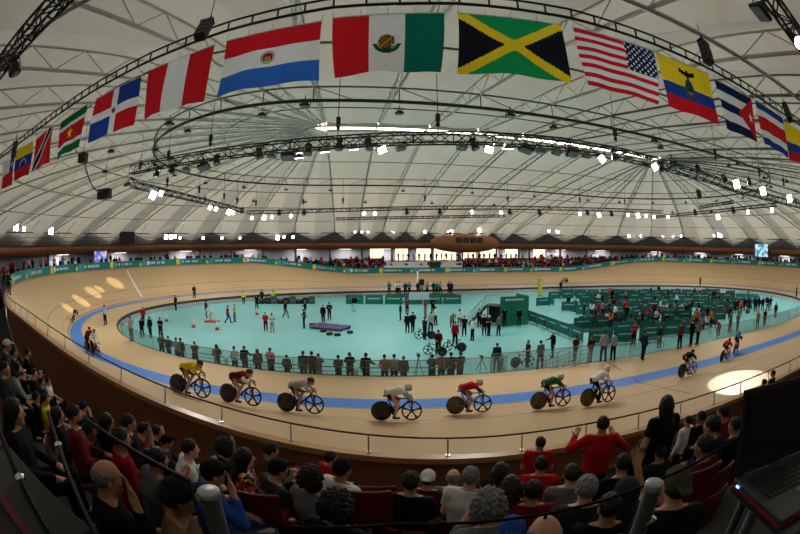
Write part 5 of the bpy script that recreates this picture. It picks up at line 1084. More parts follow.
b.build('sign_lettering', WFR, o)
A2 = hit(468, 325); S0 = A2; d2 = norm((A-A2)*V(1, 1, 0)); L2 = np.linalg.norm((A-A2)[:2]); o = thing('staircase', 'dark staircase with tube handrails leading up beside the green booth', 'stairs', A2*V(1, 1, 0)+V(0, 0, ZF), math.atan2(d2[1], d2[0])); b = MB(); n = 9
for k in range(n): b.box((L2*.55*(k+.5)/n, .9, .2*(k+1)-.02), (L2*.6/n, 1.8, .05)); b.box((L2*.55*(k+.9)/n, .9, .2*k+.1), (.03, 1.8, .2))
b.build('steps', BLK, o); b = MB(); b.box((L2*.55+L2*.2, .9, 1.8), (L2*.42, 1.8, .08)); [b.tube((x, y, 0), (x, y, 1.8), .05, 6) for x in (L2*.6, L2*.93) for y in (.1, 1.7)]; b.build('landing', BLK, o)
for y in (.02, 1.78):
    b = MB(); b.path([(0, y, .0), (0, y, 1.0), (L2*.55, y, 2.8), (L2*.95, y, 2.8)], .03, 6); b.path([(0, y, .5), (L2*.55, y, 2.3), (L2*.95, y, 2.3)], .02, 5)
    for k in range(6): b.tube((L2*.55*k/5, y, 1.8*k/5), (L2*.55*k/5, y, 1+1.8*k/5), .02, 5)
    b.build('handrail', STEEL, o)
b = MB(); b.box((L2*.75, 1.85, .9), (L2*.42, .04, 1.8)); b.build('side_panel', DARK, o)
# ramp down beside the fence
A = hit(543, 369.5); B = hit(583, 366); d = norm((B-A)*V(1, 1, 0)); o = thing('access_ramp', 'dark access ramp with steel rails behind the near fence', 'ramp', ((A+B)/2)*V(1, 1, 0)+V(0, 0, ZF), math.atan2(d[1], d[0])); L = np.linalg.norm((B-A)[:2])*1.2; b = MB()
b.add([(-L/2, 0, .02), (L/2, 0, .7), (L/2, 0, 0), (-L/2, .9, .02), (L/2, .9, .7), (L/2, .9, 0)], [(0, 1, 4, 3), (0, 2, 1), (3, 4, 5), (1, 2, 5, 4)]); b.build('ramp_deck', DARK, o)
for y in (-.0, .9):
    b = MB()
    for h in (.35, .6, .85, 1.1): b.tube((-L/2, y, h), (L/2, y, h+.68), .018, 5)
    for k in range(5): b.tube((-L/2+L*k/4, y, .68*k/4), (-L/2+L*k/4, y, 1.1+.68*k/4), .022, 5)
    b.build('handrail', STEEL, o)
# ------------------------------------------------------------------ team pits: teal partitions, chairs, people
PTM = MB(); PTM.box((0, 0, .56), (1.9, .035, .95)); PT_P = PTM.mesh('fabric_panel'); PTM = MB(); PTM.path([(-.97, 0, .02), (-.97, 0, 1.06), (.97, 0, 1.06), (.97, 0, .02)], .022, 5); PT_F = PTM.mesh('frame'); PTM = MB()
for k in range(6): PTM.box((-.5+k*.2, -.024, .72), (.14, .01, .1))
PT_L = PTM.mesh('lettering'); PTM = MB(); PTM.box((0, 0, .015), (.06, .5, .03)); PT_B = PTM.mesh('foot')
npt = 0; PSEG = []
def near_panel(q):
    return min((np.linalg.norm((q-a-(c-a)*np.clip(((q-a) @ (c-a))/((c-a) @ (c-a)), 0, 1))[:2]) for a, c in PSEG), default=9)
def partition(p, a, wh):
    global npt
    h_ = V(math.cos(a), math.sin(a), 0)*.97; c_ = V(p[0], p[1], 0); PSEG.append((c_-h_, c_+h_)); o = thing('pit_partition', 'low teal fabric partition '+wh, 'partition', (p[0], p[1], ZF), a, 'teal partitions of the team pits'); put('fabric_panel', PT_P, o, TEALP); put('frame', PT_F, o, FST); put('lettering', PT_L, o, WFR); [put('foot', PT_B, o, FST, loc=(x, 0, 0)) for x in (-.8, .8)]; npt += 1
A, B = hit(528, 321), hit(583, 343); n = max(4, int(np.linalg.norm((B-A)[:2])/2.0)); d = B-A
for k in range(n): partition(A+d*(k+.5)/n, math.atan2(d[1], d[0]), 'in the long row right of the green booth, %s from its far end' % ord_(k))
rows_ = [(560, 296.5, 720, 295.5), (575, 299, 735, 300), (532, 306.5, 575, 305), (534, 300, 574, 298.5), (640, 337, 700, 334), (610, 335, 660, 332), (575, 315, 640, 313), (690, 322, 728, 320), (650, 300, 742, 300), (690, 308, 742, 309), (590, 307, 640, 305), (590, 300, 650, 298), (586, 345, 660, 341), (572, 330, 650, 325), (660, 333, 705, 330), (590, 318, 690, 316), (560, 311, 660, 309), (660, 322, 720, 318), (640, 303, 745, 306), (565, 303, 640, 300), (700, 312, 738, 311), (600, 296, 735, 297)]
for r_, (u0, v0, u1, v1) in enumerate(rows_):
    A, B = hit(u0, v0), hit(u1, v1); d = B-A; L = np.linalg.norm(d[:2]); n = int(L/2.05); a = math.atan2(d[1], d[0])
    for k in range(n):
        if (k+r_) % 4 == 3: continue
        p = A+d*(k+.5)/n; partition(p, a, 'in the %s row of team pits from the near fence, %s from the left' % (ord_(r_), ord_(k)))
        if k % 3 == 0: q = p+V(-d[1], d[0], 0)/L*1.05+d/n*.5; partition(q, a+PI/2, 'set crosswise behind the %s row of team pits, by its %s panel' % (ord_(r_), ord_(k)))
CHM = MB(); CHM.box((0, 0, .45), (.44, .42, .04)); CHS = CHM.mesh('seat'); CHM = MB(); CHM.rbox((0, -.2, .68), (.44, .04, .36), .02); CHB = CHM.mesh('backrest'); CHM = MB(); CHM.tube((0, 0, 0), (0, 0, .44), .014, 5); CHL = CHM.mesh('leg')
def chair_legs(o): [put('leg', CHL, o, FST, loc=(x, y, 0)) for x in (-.19, .19) for y in (-.18, .18)]
for r_, (u0, v0, u1, v1, n) in enumerate(((578, 326, 627, 323, 10), (580, 329.5, 628, 326, 9))):
    A, B = hit(u0, v0), hit(u1, v1)
    for k in range(n):
        p = A+(B-A)*(k+.5)/n
        if near_panel(p*V(1, 1, 0)) < .5: continue
        o = thing('folding_chair', 'black chair in the %s row of chairs in the pits, %s from the left' % (['back', 'front'][r_], ord_(k)), 'chair', (p[0], p[1], ZF), face_to(p, CAM), 'black chairs in the pits'); put('seat', CHS, o, HOUS); put('backrest', CHB, o, HOUS); chair_legs(o)
pal = ['black', 'black', 'darkgrey', 'navy', 'darkgreen', 'red', 'white', 'maroon', 'grey', 'black', 'orange', 'teal', 'lightgrey']
poly = [(560, 306), (640, 295), (735, 297), (770, 305), (740, 318), (700, 330), (655, 332), (600, 330)]
def inpoly(x, y):
    c = False
    for k in range(len(poly)):
        (x0, y0), (x1, y1) = poly[k], poly[k-1]
        if (y0 > y) != (y1 > y) and x < (x1-x0)*(y-y0)/(y1-y0)+x0: c = not c
    return c
n = 0; pits = []
while n < 78:
    u, v = R.uniform(560, 770), R.uniform(294, 333)
    if n < 16: u, v = 735+n*2.3+R.uniform(-.8, .8), 313.5-n*.25+R.uniform(-1.5, 1)
    elif not inpoly(u, v): continue
    p = hit(u, v)
    if near_i(p)[1] > -AP-.6 or any(np.hypot(*(p-q)[:2]) < .72 for q in pits) or near_panel(p*V(1, 1, 0)) < .42: 
        if n < 16: n += 1
        continue
    pits.append(p); t = R.choice(pal) if n >= 16 else R.choice(['black', 'black', 'navy']); bt = R.choice(['black', 'darkgrey', 'navy']) if n >= 16 else 'black'
    sit = n >= 16 and R.random() < .35
    person((p[0], p[1], ZF), R.uniform(0, 6.28), 'sit' if sit else 'stand', R.choice([0, 3]) if sit else R.choice([0, 1, 2, 5]), t, bt, R.choice(['short', 'short', 'cap', 'long']), 'black', R.choice([0, 1, 2]), 0, 'long', 'long', ('person in %s and %s %s' % (cn(t), cn(bt), 'sitting among the teal partitions' if sit else 'standing among the teal partitions')) if n >= 16 else 'person in %s standing in the dark row at the right end of the pits' % cn(t), 'people in the pits in %s and %s%s' % (cn(t), cn(bt), ', sitting' if sit else '' if n >= 16 else ', right end'), capc='black')
    if sit: o = thing('folding_chair', 'black chair under a seated person among the teal partitions', 'chair', (p[0], p[1], ZF), 0, 'occupied chairs in the pits'); put('seat', CHS, o, HOUS); chair_legs(o); o.rotation_euler[2] = 0
    n += 1
# gear cases, bags, spare bicycles and rubber mats of the pits
GM = MB(); GM.rbox((0, 0, .28), (.75, .45, .5), .05); GM.rbox((0, 0, .55), (.70, .40, .05), .02); GC = GM.mesh('case_body'); GM = MB(); GM.path([(-.15, -.235, .38), (-.15, -.27, .38), (.15, -.27, .38), (.15, -.235, .38)], .012, 5); GH = GM.mesh('handle'); GM = MB(); [GM.lathe([(.05, -.02), (.05, .02)], 10, 0, roty(PI/2), (0, 0, .05))]; GW = GM.mesh('caster')
GCM = [HOUS, DARK, mat('case_navy', srgb(26, 34, 58), .6), mat('case_grey2', srgb(92, 94, 98), .6), mat('case_teal', srgb(16, 84, 84), .6), mat('case_red', srgb(120, 30, 34), .6)]; GCN = ['black', 'charcoal', 'navy', 'grey', 'teal', 'red']
n = 0
while n < 64:
    u, v = R.uniform(562, 765), R.uniform(295, 332)
    if not inpoly(u, v): continue
    q = hit(u, v)
    if near_i(q)[1] > -AP-.8 or any(np.hypot(*(q-w)[:2]) < .75 for w in pits) or near_panel(q*V(1, 1, 0)) < .5: continue
    pits.append(q); m = R.choice([0, 0, 1, 2, 3, 4, 5]); o = thing('gear_case', '%s gear case on the floor among the teal partitions' % GCN[m], 'case', (q[0], q[1], ZF), R.uniform(0, 6.3), '%s gear cases in the pits' % GCN[m]); put('case_body', GC, o, GCM[m]); put('handle', GH, o, STEEL); [put('caster', GW, o, RUB, loc=(x, y, 0)) for x in (-.3, .3) for y in (-.15, .15)]; n += 1
n = 0
while n < 16:
    u, v = R.uniform(570, 750), R.uniform(298, 330)
    if not inpoly(u, v): continue
    q = hit(u, v)
    if near_i(q)[1] > -AP-1.2 or any(np.hypot(*(q-w)[:2]) < .8 for w in pits) or near_panel(q*V(1, 1, 0)) < .4: continue
    pits.append(q); bicycle(Matrix.Translation([q[0], q[1], ZF+.012]) @ Matrix.Rotation(R.uniform(0, 6.3), 4, 'Z'), 'spare track bicycle parked among the teal partitions', group='spare bicycles in the pits'); n += 1
MATD = mat('rubber_mat', srgb(34, 62, 62), .7, var=.15, scale=1.5)
for k, (u, v) in enumerate(((600, 326), (630, 318), (665, 326), (600, 311), (650, 309), (690, 319), (715, 310), (735, 303), (680, 301), (620, 302))):
    q = hit(u, v); o = thing('floor_mat', 'dark green rubber mat on the pit floor, %s from the near left' % ord_(k), 'mat', (q[0], q[1], ZF), .1*k, 'rubber mats of the pits'); g = MB(); g.rbox((0, 0, .006), (6.2, 4.2, .012), .004); g.build('rubber_sheet', MATD, o); g = MB(); g.path([(-3.1, -2.1, .01), (3.1, -2.1, .01), (3.1, 2.1, .01), (-3.1, 2.1, .01)], .012, 4, closed=True); g.build('edge_trim', DARK, o)
# bright banner, yellow post banner, judges' stand on the far apron
A, B = hit(735, 303.5), hit(758, 304.5); d = (B-A)*V(1, 1, 0); o = thing('banner', 'bright turquoise banner with white slanting stripes at the right end of the pits', 'banner', ((A+B)/2)*V(1, 1, 0)+V(0, 0, ZF), math.atan2(d[1], d[0])); L = np.linalg.norm(d); b = MB(); b.box((0, 0, .75), (L, .06, 1.4)); b.build('sheet', mat('banner_cyan', srgb(40, 170, 180), .5), o)
b = MB(); [b.box((L*(-.3+.3*k), -.04, .8), (L*.22, .02, .16), 0, roty(.5 if k == 1 else 0)) for k in range(3)]; b.build('stripe', WFR, o)
p = hit(540, 296); o = thing('feather_flag', 'narrow yellow upright banner at the far inner edge', 'banner', (p[0], p[1], ZF)); b = MB(); b.rbox((0, 0, 1.4), (.7, .05, 2.4), .02); b.build('sheet', BY, o); b = MB(); b.tube((-.36, 0, 0), (-.36, 0, 2.7), .03, 6); b.build('pole', FST, o); b = MB(); b.box((0, 0, .02), (.6, .6, .04)); b.build('foot', FST, o)
A, B = hit(345, 304.3), hit(462, 304.3); d = (B-A)*V(1, 1, 0); L = np.linalg.norm(d); a = math.atan2(d[1], d[0]); n = int(L/2.2)
for k in range(n):
    p = A+d*(k+.5)/n; o = thing('judges_barrier', 'tall green barrier panel before the judges stand, %s from the left' % ord_(k), 'barrier', (p[0], p[1], ZF), a, 'green barriers before the judges stand'); b = MB(); b.box((0, 0, .62), (2.1, .05, 1.15)); b.build('panel', mat('barrier_green', srgb(24, 120, 100), .6), o); b = MB(); [b.box((-.7+.28*j, -.03, .75), (.18, .02, .16)) for j in range(6)]; b.build('lettering', WFR if k % 3 else BLT, o); b = MB(); b.path([(-1.07, 0, 0), (-1.07, 0, 1.24), (1.07, 0, 1.24), (1.07, 0, 0)], .025, 5); b.build('frame', FST, o)
o = thing('judges_platform', 'raised judges platform behind the green barriers at the far inner edge', 'platform', (A+d*.66)*V(1, 1, 0)+V(0, 0, ZF), a); pz = .95; b = MB(); b.box((0, 2.2, pz-.06), (L*.62, 3., .12)); b.build('deck', DARK, o); 
for x in np.linspace(-L*.3, L*.3, 7):
    for y in (.9, 3.5): b = MB(); b.tube((x, y, 0), (x, y, pz-.1), .05, 6); b.build('leg', STEEL, o)
ux = norm(d); uy = V(-ux[1], ux[0], 0); J0 = (A+d*.66)*V(1, 1, 0)
for k in range(13):
    x = -L*.28+L*.56*k/12+R.uniform(-.3, .3); p = J0+ux*x+uy*(1.5+R.uniform(0, 1.4)); t = R.choice(['black', 'navy', 'lightgrey', 'darkgrey', 'teal', 'white'])
    person((p[0], p[1], ZF+pz), a+R.uniform(-.6, .6)+(PI if k % 2 else 0), 'stand', R.choice([0, 1, 2]), t, 'black', 'short', 'black', 1, 0, 'long', 'long', 'official in %s on the judges platform, %s from the left' % (cn(t), ord_(k)), 'officials on the judges platform')
for k, u in enumerate((414, 424)):
    q = aty(u, 296, J0[1]-.6); o = thing('white_display_board', 'white board hung on the front of the judges platform, %s one' % ['left', 'right'][k], 'board', q, a, 'white boards of the judges platform'); b = MB(); b.box((0, 0, 0), (1.25, .06, .95)); b.build('board', mat('board_offwhite', srgb(215, 216, 222), .5), o); b = MB(); b.box((0, .05, -q[2]/2+ZF/2), (.06, .06, q[2]-ZF)); b.build('leg', FST, o)
q = aty(421.5, 282, J0[1]+1.6); o = thing('timing_camera_box', 'dark box raised on a pole over the judges platform', 'camera box', (q[0], q[1], ZF+pz)); b = MB(); b.rbox((0, 0, q[2]-ZF-pz), (.65, .6, .75), .05); b.build('case', mat('case_brown', srgb(50, 30, 24), .5), o); b = MB(); b.tube((0, 0, 0), (0, 0, q[2]-ZF-pz-.3), .05, 6); b.build('pole', STEEL, o)
p = hit(417.5, 288); o = thing('finish_post', 'tall white finish line post on the far straight', 'post', p+V(0, 0, 0)); b = MB(); b.lathe([(.10, 0), (.09, 2.6)], 10); b.build('pole', CONW, o); b = MB(); b.box((0, 0, .03), (.4, .4, .06)); b.build('foot', CONW, o)
for k, u in enumerate(np.linspace(262, 312, 9)):
    p = hit(u, 303.5); o = thing('equipment_case', 'dark equipment case along the far inner wall, %s from the left' % ord_(k), 'case', (p[0], p[1]-.3, ZF), 0, 'cases along the far inner wall'); b = MB(); b.rbox((0, 0, .3+.1*(k % 3)), (.8, .5, .6+.2*(k % 3)), .04); b.build('case', [DARK, HOUS, mat('case_grey', srgb(90, 92, 98), .6)][k % 3], o); b = MB(); b.box((0, -.26, .45), (.3, .02, .05)); b.build('handle', STEEL, o)
# ------------------------------------------------------------------ near crowd on the raked rows
SEATR = mat('seat_red', srgb(104, 16, 22), .45, var=.06); SEATF = mat('seat_frame', srgb(40, 40, 42), .5)
sm = MB(); sm.rbox((0, .0, .41), (.44, .42, .05), .02); s_pan = sm.mesh('seat_pan'); sm = MB()
P = [[V(x, -.235-.05*(z-.45)-.03*(1-(x/.22)**2), z) for x in np.linspace(-.22, .22, 7)] for z in np.linspace(.45, .84, 6)]
sm.grid([r+[p+V(0, -.03, 0) for p in r[::-1]]+[r[0]] for r in P], 0, False, True)
sm.path([P[0][0]+V(0, -.015, 0)]+[r[0]+V(0, -.015, 0) for r in P]+[p+V(0, -.015, 0) for p in P[-1]]+[r[-1]+V(0, -.015, 0) for r in P[::-1]], .017, 5); s_back = sm.mesh('backrest')
sm = MB(); sm.tube((0, -.1, 0), (0, -.05, .40), .025, 6); s_leg = sm.mesh('leg')
def seat(p, rz, label, group='red stand seats'):
    o = thing('stadium_seat', label, 'seat', p, rz, group); put('seat_pan', s_pan, o, SEATR); put('backrest', s_back, o, SEATR); [put('leg', s_leg, o, SEATF, loc=(x, 0, 0)) for x in (-.17, .17)]; return o
def on_row(u, v, h, kmax=9, dist=None):                       # the row on which a point at height h above its floor shows at a pixel
    best = None
    for k in range(0, kmax+1):
        z = .95+.45*k
        for _ in range(3):
            p = atz(u, v, z+h); i, o = near_i(p); z = rz2(i, k)
        e = abs(np.linalg.norm(p-CAM)-dist) if dist else abs(o-(row_o(i, k)+(.52 if k else .2)))+(3 if o < EO[i]+.45 else 0)
        if np.linalg.norm(p-CAM) < 90 and (best is None or e < best[0]): best = (e, k, p, i, z)
    return best
FLORAL = bpy.data.materials.new('cloth_floral'); FLORAL.use_nodes = True; nt = FLORAL.node_tree; N = nt.nodes.new; vo = N('ShaderNodeTexVoronoi'); vo.inputs['Scale'].default_value = 22; cr = N('ShaderNodeValToRGB'); tc = N('ShaderNodeTexCoord'); cr.color_ramp.interpolation = 'CONSTANT'
for q, c in ((0, (200, 40, 36)), (.3, (20, 18, 20)), (.55, (226, 120, 40)), (.75, (30, 26, 24)), (.85, (230, 200, 160))):
    e = cr.color_ramp.elements.new(q) if q else cr.color_ramp.elements[0]; e.color = (*srgb(*c), 1)
cr.color_ramp.elements[-1].color = (*srgb(20, 18, 20), 1)
sx = N('ShaderNodeSeparateColor'); nt.links.new(tc.outputs['Object'], vo.inputs['Vector']); nt.links.new(vo.outputs['Color'], sx.inputs[0]); nt.links.new(sx.outputs[0], cr.inputs[0]); nt.links.new(cr.outputs[0], nt.nodes['Principled BSDF'].inputs['Base Color']); nt.nodes['Principled BSDF'].inputs['Roughness'].default_value = .8
PRINT = bpy.data.materials.new('cloth_back_print'); PRINT.use_nodes = True; nt = PRINT.node_tree; N = nt.nodes.new; K = nt.links.new; tc = N('ShaderNodeTexCoord'); sp = N('ShaderNodeSeparateXYZ'); K(tc.outputs['Object'], sp.inputs[0])
def mth(op, a, b=None, c=None):
    m = N('ShaderNodeMath'); m.operation = op
    for i, x in enumerate((a, b, c)):
        if x is None: continue
        if isinstance(x, (int, float)): m.inputs[i].default_value = x
        else: K(x, m.inputs[i])
    return m.outputs[0]
nz = N('ShaderNodeTexNoise'); nz.inputs['Scale'].default_value = 22; K(tc.outputs['Object'], nz.inputs['Vector'])
def spotm(cx, cz, rx, rz, th): dx = mth('DIVIDE', mth('SUBTRACT', sp.outputs[0], cx), rx); dz = mth('DIVIDE', mth('SUBTRACT', sp.outputs[2], cz), rz); d = mth('ADD', mth('MULTIPLY', dx, dx), mth('MULTIPLY', dz, dz)); d = mth('ADD', d, mth('MULTIPLY', mth('SUBTRACT', nz.outputs['Fac'], .5), th)); return mth('MULTIPLY', mth('LESS_THAN', d, 1.), mth('LESS_THAN', sp.outputs[1], -.06))
g = spotm(.03, .80, .10, .075, 2.6); q = mth('MULTIPLY', spotm(-.02, .95, .13, .045, 2.), mth('GREATER_THAN', nz.outputs['Fac'], .47))
mx1 = N('ShaderNodeMix'); mx1.data_type = 'RGBA'; mx1.inputs[6].default_value = (*srgb(24, 24, 27), 1); mx1.inputs[7].default_value = (*srgb(150, 200, 40), 1); K(g, mx1.inputs[0]); mx2 = N('ShaderNodeMix'); mx2.data_type = 'RGBA'; mx2.inputs[7].default_value = (*srgb(120, 90, 160), 1); K(mx1.outputs[2], mx2.inputs[6]); K(q, mx2.inputs[0]); K(mx2.outputs[2], nt.nodes['Principled BSDF'].inputs['Base Color']); nt.nodes['Principled BSDF'].inputs['Roughness'].default_value = .85
SHIRTM = {'floral': FLORAL, 'print': PRINT}
TGT = V(-8, -14, 0)
# u, v of the head, pose, variant, top, hair, hair colour, cap colour, sleeve, skin, turn (deg), label
NC = [(5.5, 303, 'stand', 0, 'darkred', 'short', 'black', None, 'long', 1, 0, 'person in dark red standing by the outer wall at the far left'), (10.5, 307, 'stand', 4, 'black', 'short', 'black', None, 'long', 1, 0, 'person in black leaning on the outer wall at the far left'), (2, 312, 'stand', 1, 'navy', 'short', 'black', None, 'long', 2, 0, 'person in navy standing at the left edge by the wall'),
      (7, 344, 'sit', 5, 'darkgrey', 'cap', 'black', 'white', 'long', 1, 0, 'spectator in a white cap seated near the left edge'), (5, 367, 'sit', 0, 'darkgrey', 'short', 'black', None, 'long', 1, -20, 'man in dark grey seated at the left edge beside the dark haired woman'), (17.5, 367, 'sit', 5, 'lightgrey', 'long', 'black', None, 'long', 0, -10, 'woman with long dark hair in a pale top leaning forward at left'), (34, 372, 'sit', 0, 'black', 'short', 'black', None, 'long', 0, -10, 'boy in a dark jacket seated in the front left rows'), (42, 381, 'sit', 0, 'blue', 'short', 'brown', None, 'long', 0, -10, 'boy in bright blue seated in the front left rows'), (48, 381, 'sit', 0, 'white', 'short', 'brown', None, 'tee', 0, -10, 'boy in white beside the boy in bright blue'), (45, 398, 'sit', 0, 'yellow', 'short', 'black', None, 'tee', 1, -10, 'child in yellow seated behind the boy in blue'), (24, 386, 'sit', 5, 'darkgreen', 'short', 'black', None, 'long', 1, 0, 'person in dark green leaning forward behind the pale top'), (28, 352, 'sit', 5, 'black', 'short', 'black', None, 'long', 1, 0, 'person in black leaning forward at the front left'), (14, 352, 'sit', 0, 'darkgrey', 'short', 'black', None, 'long', 1, 0, 'person in dark grey behind the white cap'),
      (57.5, 413, 'sit', 0, 'black', 'long', 'black', None, 'long', 1, -10, 'dark haired person in black left of the bearded man in red'), (74.5, 413, 'sit', 0, 'darkred', 'short', 'black', None, 'long', 1, -10, 'bearded man in dark red with a white collar'), (83.5, 406, 'sit', 4, 'navy', 'cap', 'brown', 'navy', 'long', 0, 10, 'child in a blue cap in front of the man in dark red'), (89, 430, 'sit', 0, 'maroon', 'short', 'black', None, 'long', 2, -15, 'dark haired person in maroon behind the bearded man'), (14, 409, 'sit', 0, 'black', 'long', 'black', None, 'long', 1, -20, 'woman in black with long dark hair, large at the left edge'),
      (121, 437, 'sit', 0, 'red', 'short', 'black', None, 'long', 1, -15, 'man with glasses in a red jacket'), (144, 428, 'sit', 2, 'darkred', 'short', 'black', None, 'tee', 1, -10, 'man in dark red holding a phone to his face'), (157, 430, 'sit', 2, 'black', 'short', 'black', None, 'long', 1, 0, 'person in black photographing beside the man in dark red'), (167, 440, 'sit', 5, 'darkgrey', 'cap', 'black', 'black', 'long', 1, -20, 'person in a dark cap before the woman in grey'), (157, 457, 'sit', 1, 'grey', 'bun', 'black', None, 'long', 1, -10, 'dark haired woman in grey clapping'), (190, 447, 'sit', 1, 'white', 'short', 'black', None, 'long', 0, -25, 'man in a white shirt in profile, clapping'), (107, 474, 'sit', 4, 'black', 'balding', 'grey', None, 'long', 1, -10, 'bald man in a dark jacket with a hand at his face'), (178, 493, 'sit', 0, 'tanbrown', 'cap', 'black', 'darkgrey', 'tee', 1, -30, 'man in a grey cap and tan shirt, close at lower left'),
      (226, 446, 'sit', 2, 'black', 'bushy', 'black', None, 'long', 1, 0, 'bushy haired person holding up a white phone'), (213, 470, 'sit', 4, 'blue', 'cap', 'black', 'black', 'long', 1, -25, 'man in a black cap, glasses and blue shirt'), (245, 456, 'sit', 0, 'floral', 'long', 'black', None, 'tee', 0, -25, 'woman in a red and black floral shirt'), (271, 449, 'sit', 3, 'olive', 'short', 'black', None, 'long', 1, -25, 'man in an olive jacket before the brown wall'), (278, 467, 'sit', 1, 'print', 'cap', 'black', 'black', 'long', 1, -20, 'man in a black cap and black jacket with a bright green print on its back'), (312, 477, 'sit', 0, 'grey', 'bushy', 'black', None, 'long', 2, 0, 'curly haired person in a plain grey top'), (331, 456.5, 'sit', 0, 'red', 'short', 'black', None, 'tee', 1, -20, 'child in red in front of the man in a white tee shirt'), (342, 467, 'sit', 0, 'white', 'cap', 'black', 'black', 'tee', 2, -20, 'man in a black cap and white tee shirt'), (338, 503, 'sit', 7, 'black', 'bushy', 'black', None, 'long', 2, -10, 'person with big black curly hair seen close from behind'),
      (411, 480, 'sit', 0, 'black', 'short', 'black', None, 'tee', 1, 0, 'man in a black tee shirt with short black hair'), (428, 477, 'sit', 0, 'maroon', 'capback', 'black', 'white', 'tee', 1, 0, 'person in maroon with a white cap worn backwards'), (453.5, 476, 'sit', 0, 'grey', 'balding', 'grey', None, 'long', 0, 0, 'balding man in grey left of the grey haired man'), (471, 475, 'sit', 0, 'white', 'short', 'grey', None, 'tee', 0, -10, 'grey haired man in a white tee shirt'), (501, 471, 'sit', 0, 'black', 'long', 'black', None, 'long', 1, 0, 'woman in black with long black hair before the wall'), (511, 484, 'sit', 0, 'brown', 'long', 'brown', None, 'long', 1, 0, 'brown haired woman behind the woman in black'), (488, 503, 'sit', 2, 'grey', 'bushy', 'grey', None, 'long', 0, 15, 'grey curly haired person close by, filming with a phone'), (520, 490, 'sit', 3, 'maroon', 'short', 'black', None, 'tee', 1, 0, 'person in maroon beside the red and black jersey'),
      (540.5, 442, 'stand', 4, 'red', 'short', 'black', None, 'tee', 1, 0, 'person in a red shirt standing against the wall'), (541, 463, 'sit', 0, 'red', 'short', 'black', None, 'tee', 1, 0, 'man in a red tee shirt seated behind the standing red shirt'), (533, 489, 'sit', 0, 'darkred', 'short', 'black', None, 'tee', 1, 5, 'person in a dark red jersey below the two red shirts'), (572, 472, 'sit', 0, 'grey', 'short', 'brown', None, 'long', 0, 0, 'brown haired person in a grey blue shirt'), (587, 486, 'sit', 0, 'darkgrey', 'short', 'grey', None, 'long', 0, 0, 'grey haired person with a rounded head beside the blue grey shirt'), (545, 531, 'sit', 7, 'black', 'balding', 'grey', None, 'long', 1, 0, 'bald man at the bottom edge of the view'), (512, 529, 'sit', 0, 'navy', 'capback', 'black', 'blue', 'long', 1, 0, 'person in a blue cap at the bottom edge of the view'), (603, 423, 'stand', 7, 'red', 'short', 'black', None, 'long', 1, 0, 'person in a bright red jacket standing with spread elbows by the rail'), (667, 403, 'stand', 2, 'black', 'long', 'black', None, 'tee', 1, 0, 'woman in black with long hair standing tall by the rail'), (688, 420, 'stand', 0, 'white', 'short', 'black', None, 'long', 1, 10, 'child in white standing right of the woman in black'), (701, 416, 'stand', 0, 'black', 'short', 'black', None, 'long', 2, 10, 'person in black right of the child in white'), (723, 411, 'sit', 0, 'darkred', 'short', 'black', None, 'tee', 1, 10, 'person in dark red near the left edge of the laptop screen'), (712, 424, 'sit', 0, 'navy', 'short', 'black', None, 'long', 1, 10, 'person in navy in front of the red seats at right'),
      (643, 446, 'sit', 0, 'black', 'short', 'black', None, 'long', 1, 0, 'person in black seated below the standing woman'), (677, 481, 'sit', 7, 'black', 'capback', 'black', 'olive', 'long', 1, -15, 'man in an olive cap worn backwards, close at right'), (626, 488, 'sit', 6, 'darkgrey', 'hood', 'black', 'darkgrey', 'long', 1, 10, 'hooded person in dark grey with one hand raised'), (704, 444, 'sit', 0, 'maroon', 'short', 'black', None, 'tee', 2, 10, 'person in maroon behind the person in navy'), (764, 382, 'stand', 4, 'black', 'short', 'black', None, 'long', 1, 10, 'left one of two dark figures at the wall above the laptop'), (773, 373, 'stand', 4, 'darkgrey', 'short', 'black', None, 'long', 1, 10, 'right one of two dark figures at the wall above the laptop'), (623, 462, 'sit', 5, 'black', 'short', 'black', None, 'long', 1, 0, 'person in black bending behind the red jacket'), (735, 424, 'sit', 0, 'black', 'short', 'black', None, 'long', 1, 10, 'person in black hidden behind the laptop screen edge'), (660, 452, 'sit', 3, 'darkgrey', 'short', 'black', None, 'long', 1, 0, 'person in dark grey below the child in white'), (610, 505, 'sit', 3, 'black', 'short', 'black', None, 'long', 1, 0, 'person in black left of the hooded person'), (381, 503, 'none', 0, '', '', '', None, '', 0, 0, ''),
      (107, 420, 'sit', 0, 'black', 'long', 'black', None, 'long', 1, -10, 'long haired person in black behind the man with glasses'), (129, 421, 'sit', 0, 'black', 'short', 'black', None, 'long', 1, -10, 'person in black before the man with glasses'), (36, 396, 'sit', 3, 'darkgrey', 'short', 'black', None, 'long', 1, 0, 'person in dark grey left of the child in yellow')]
near_p = []
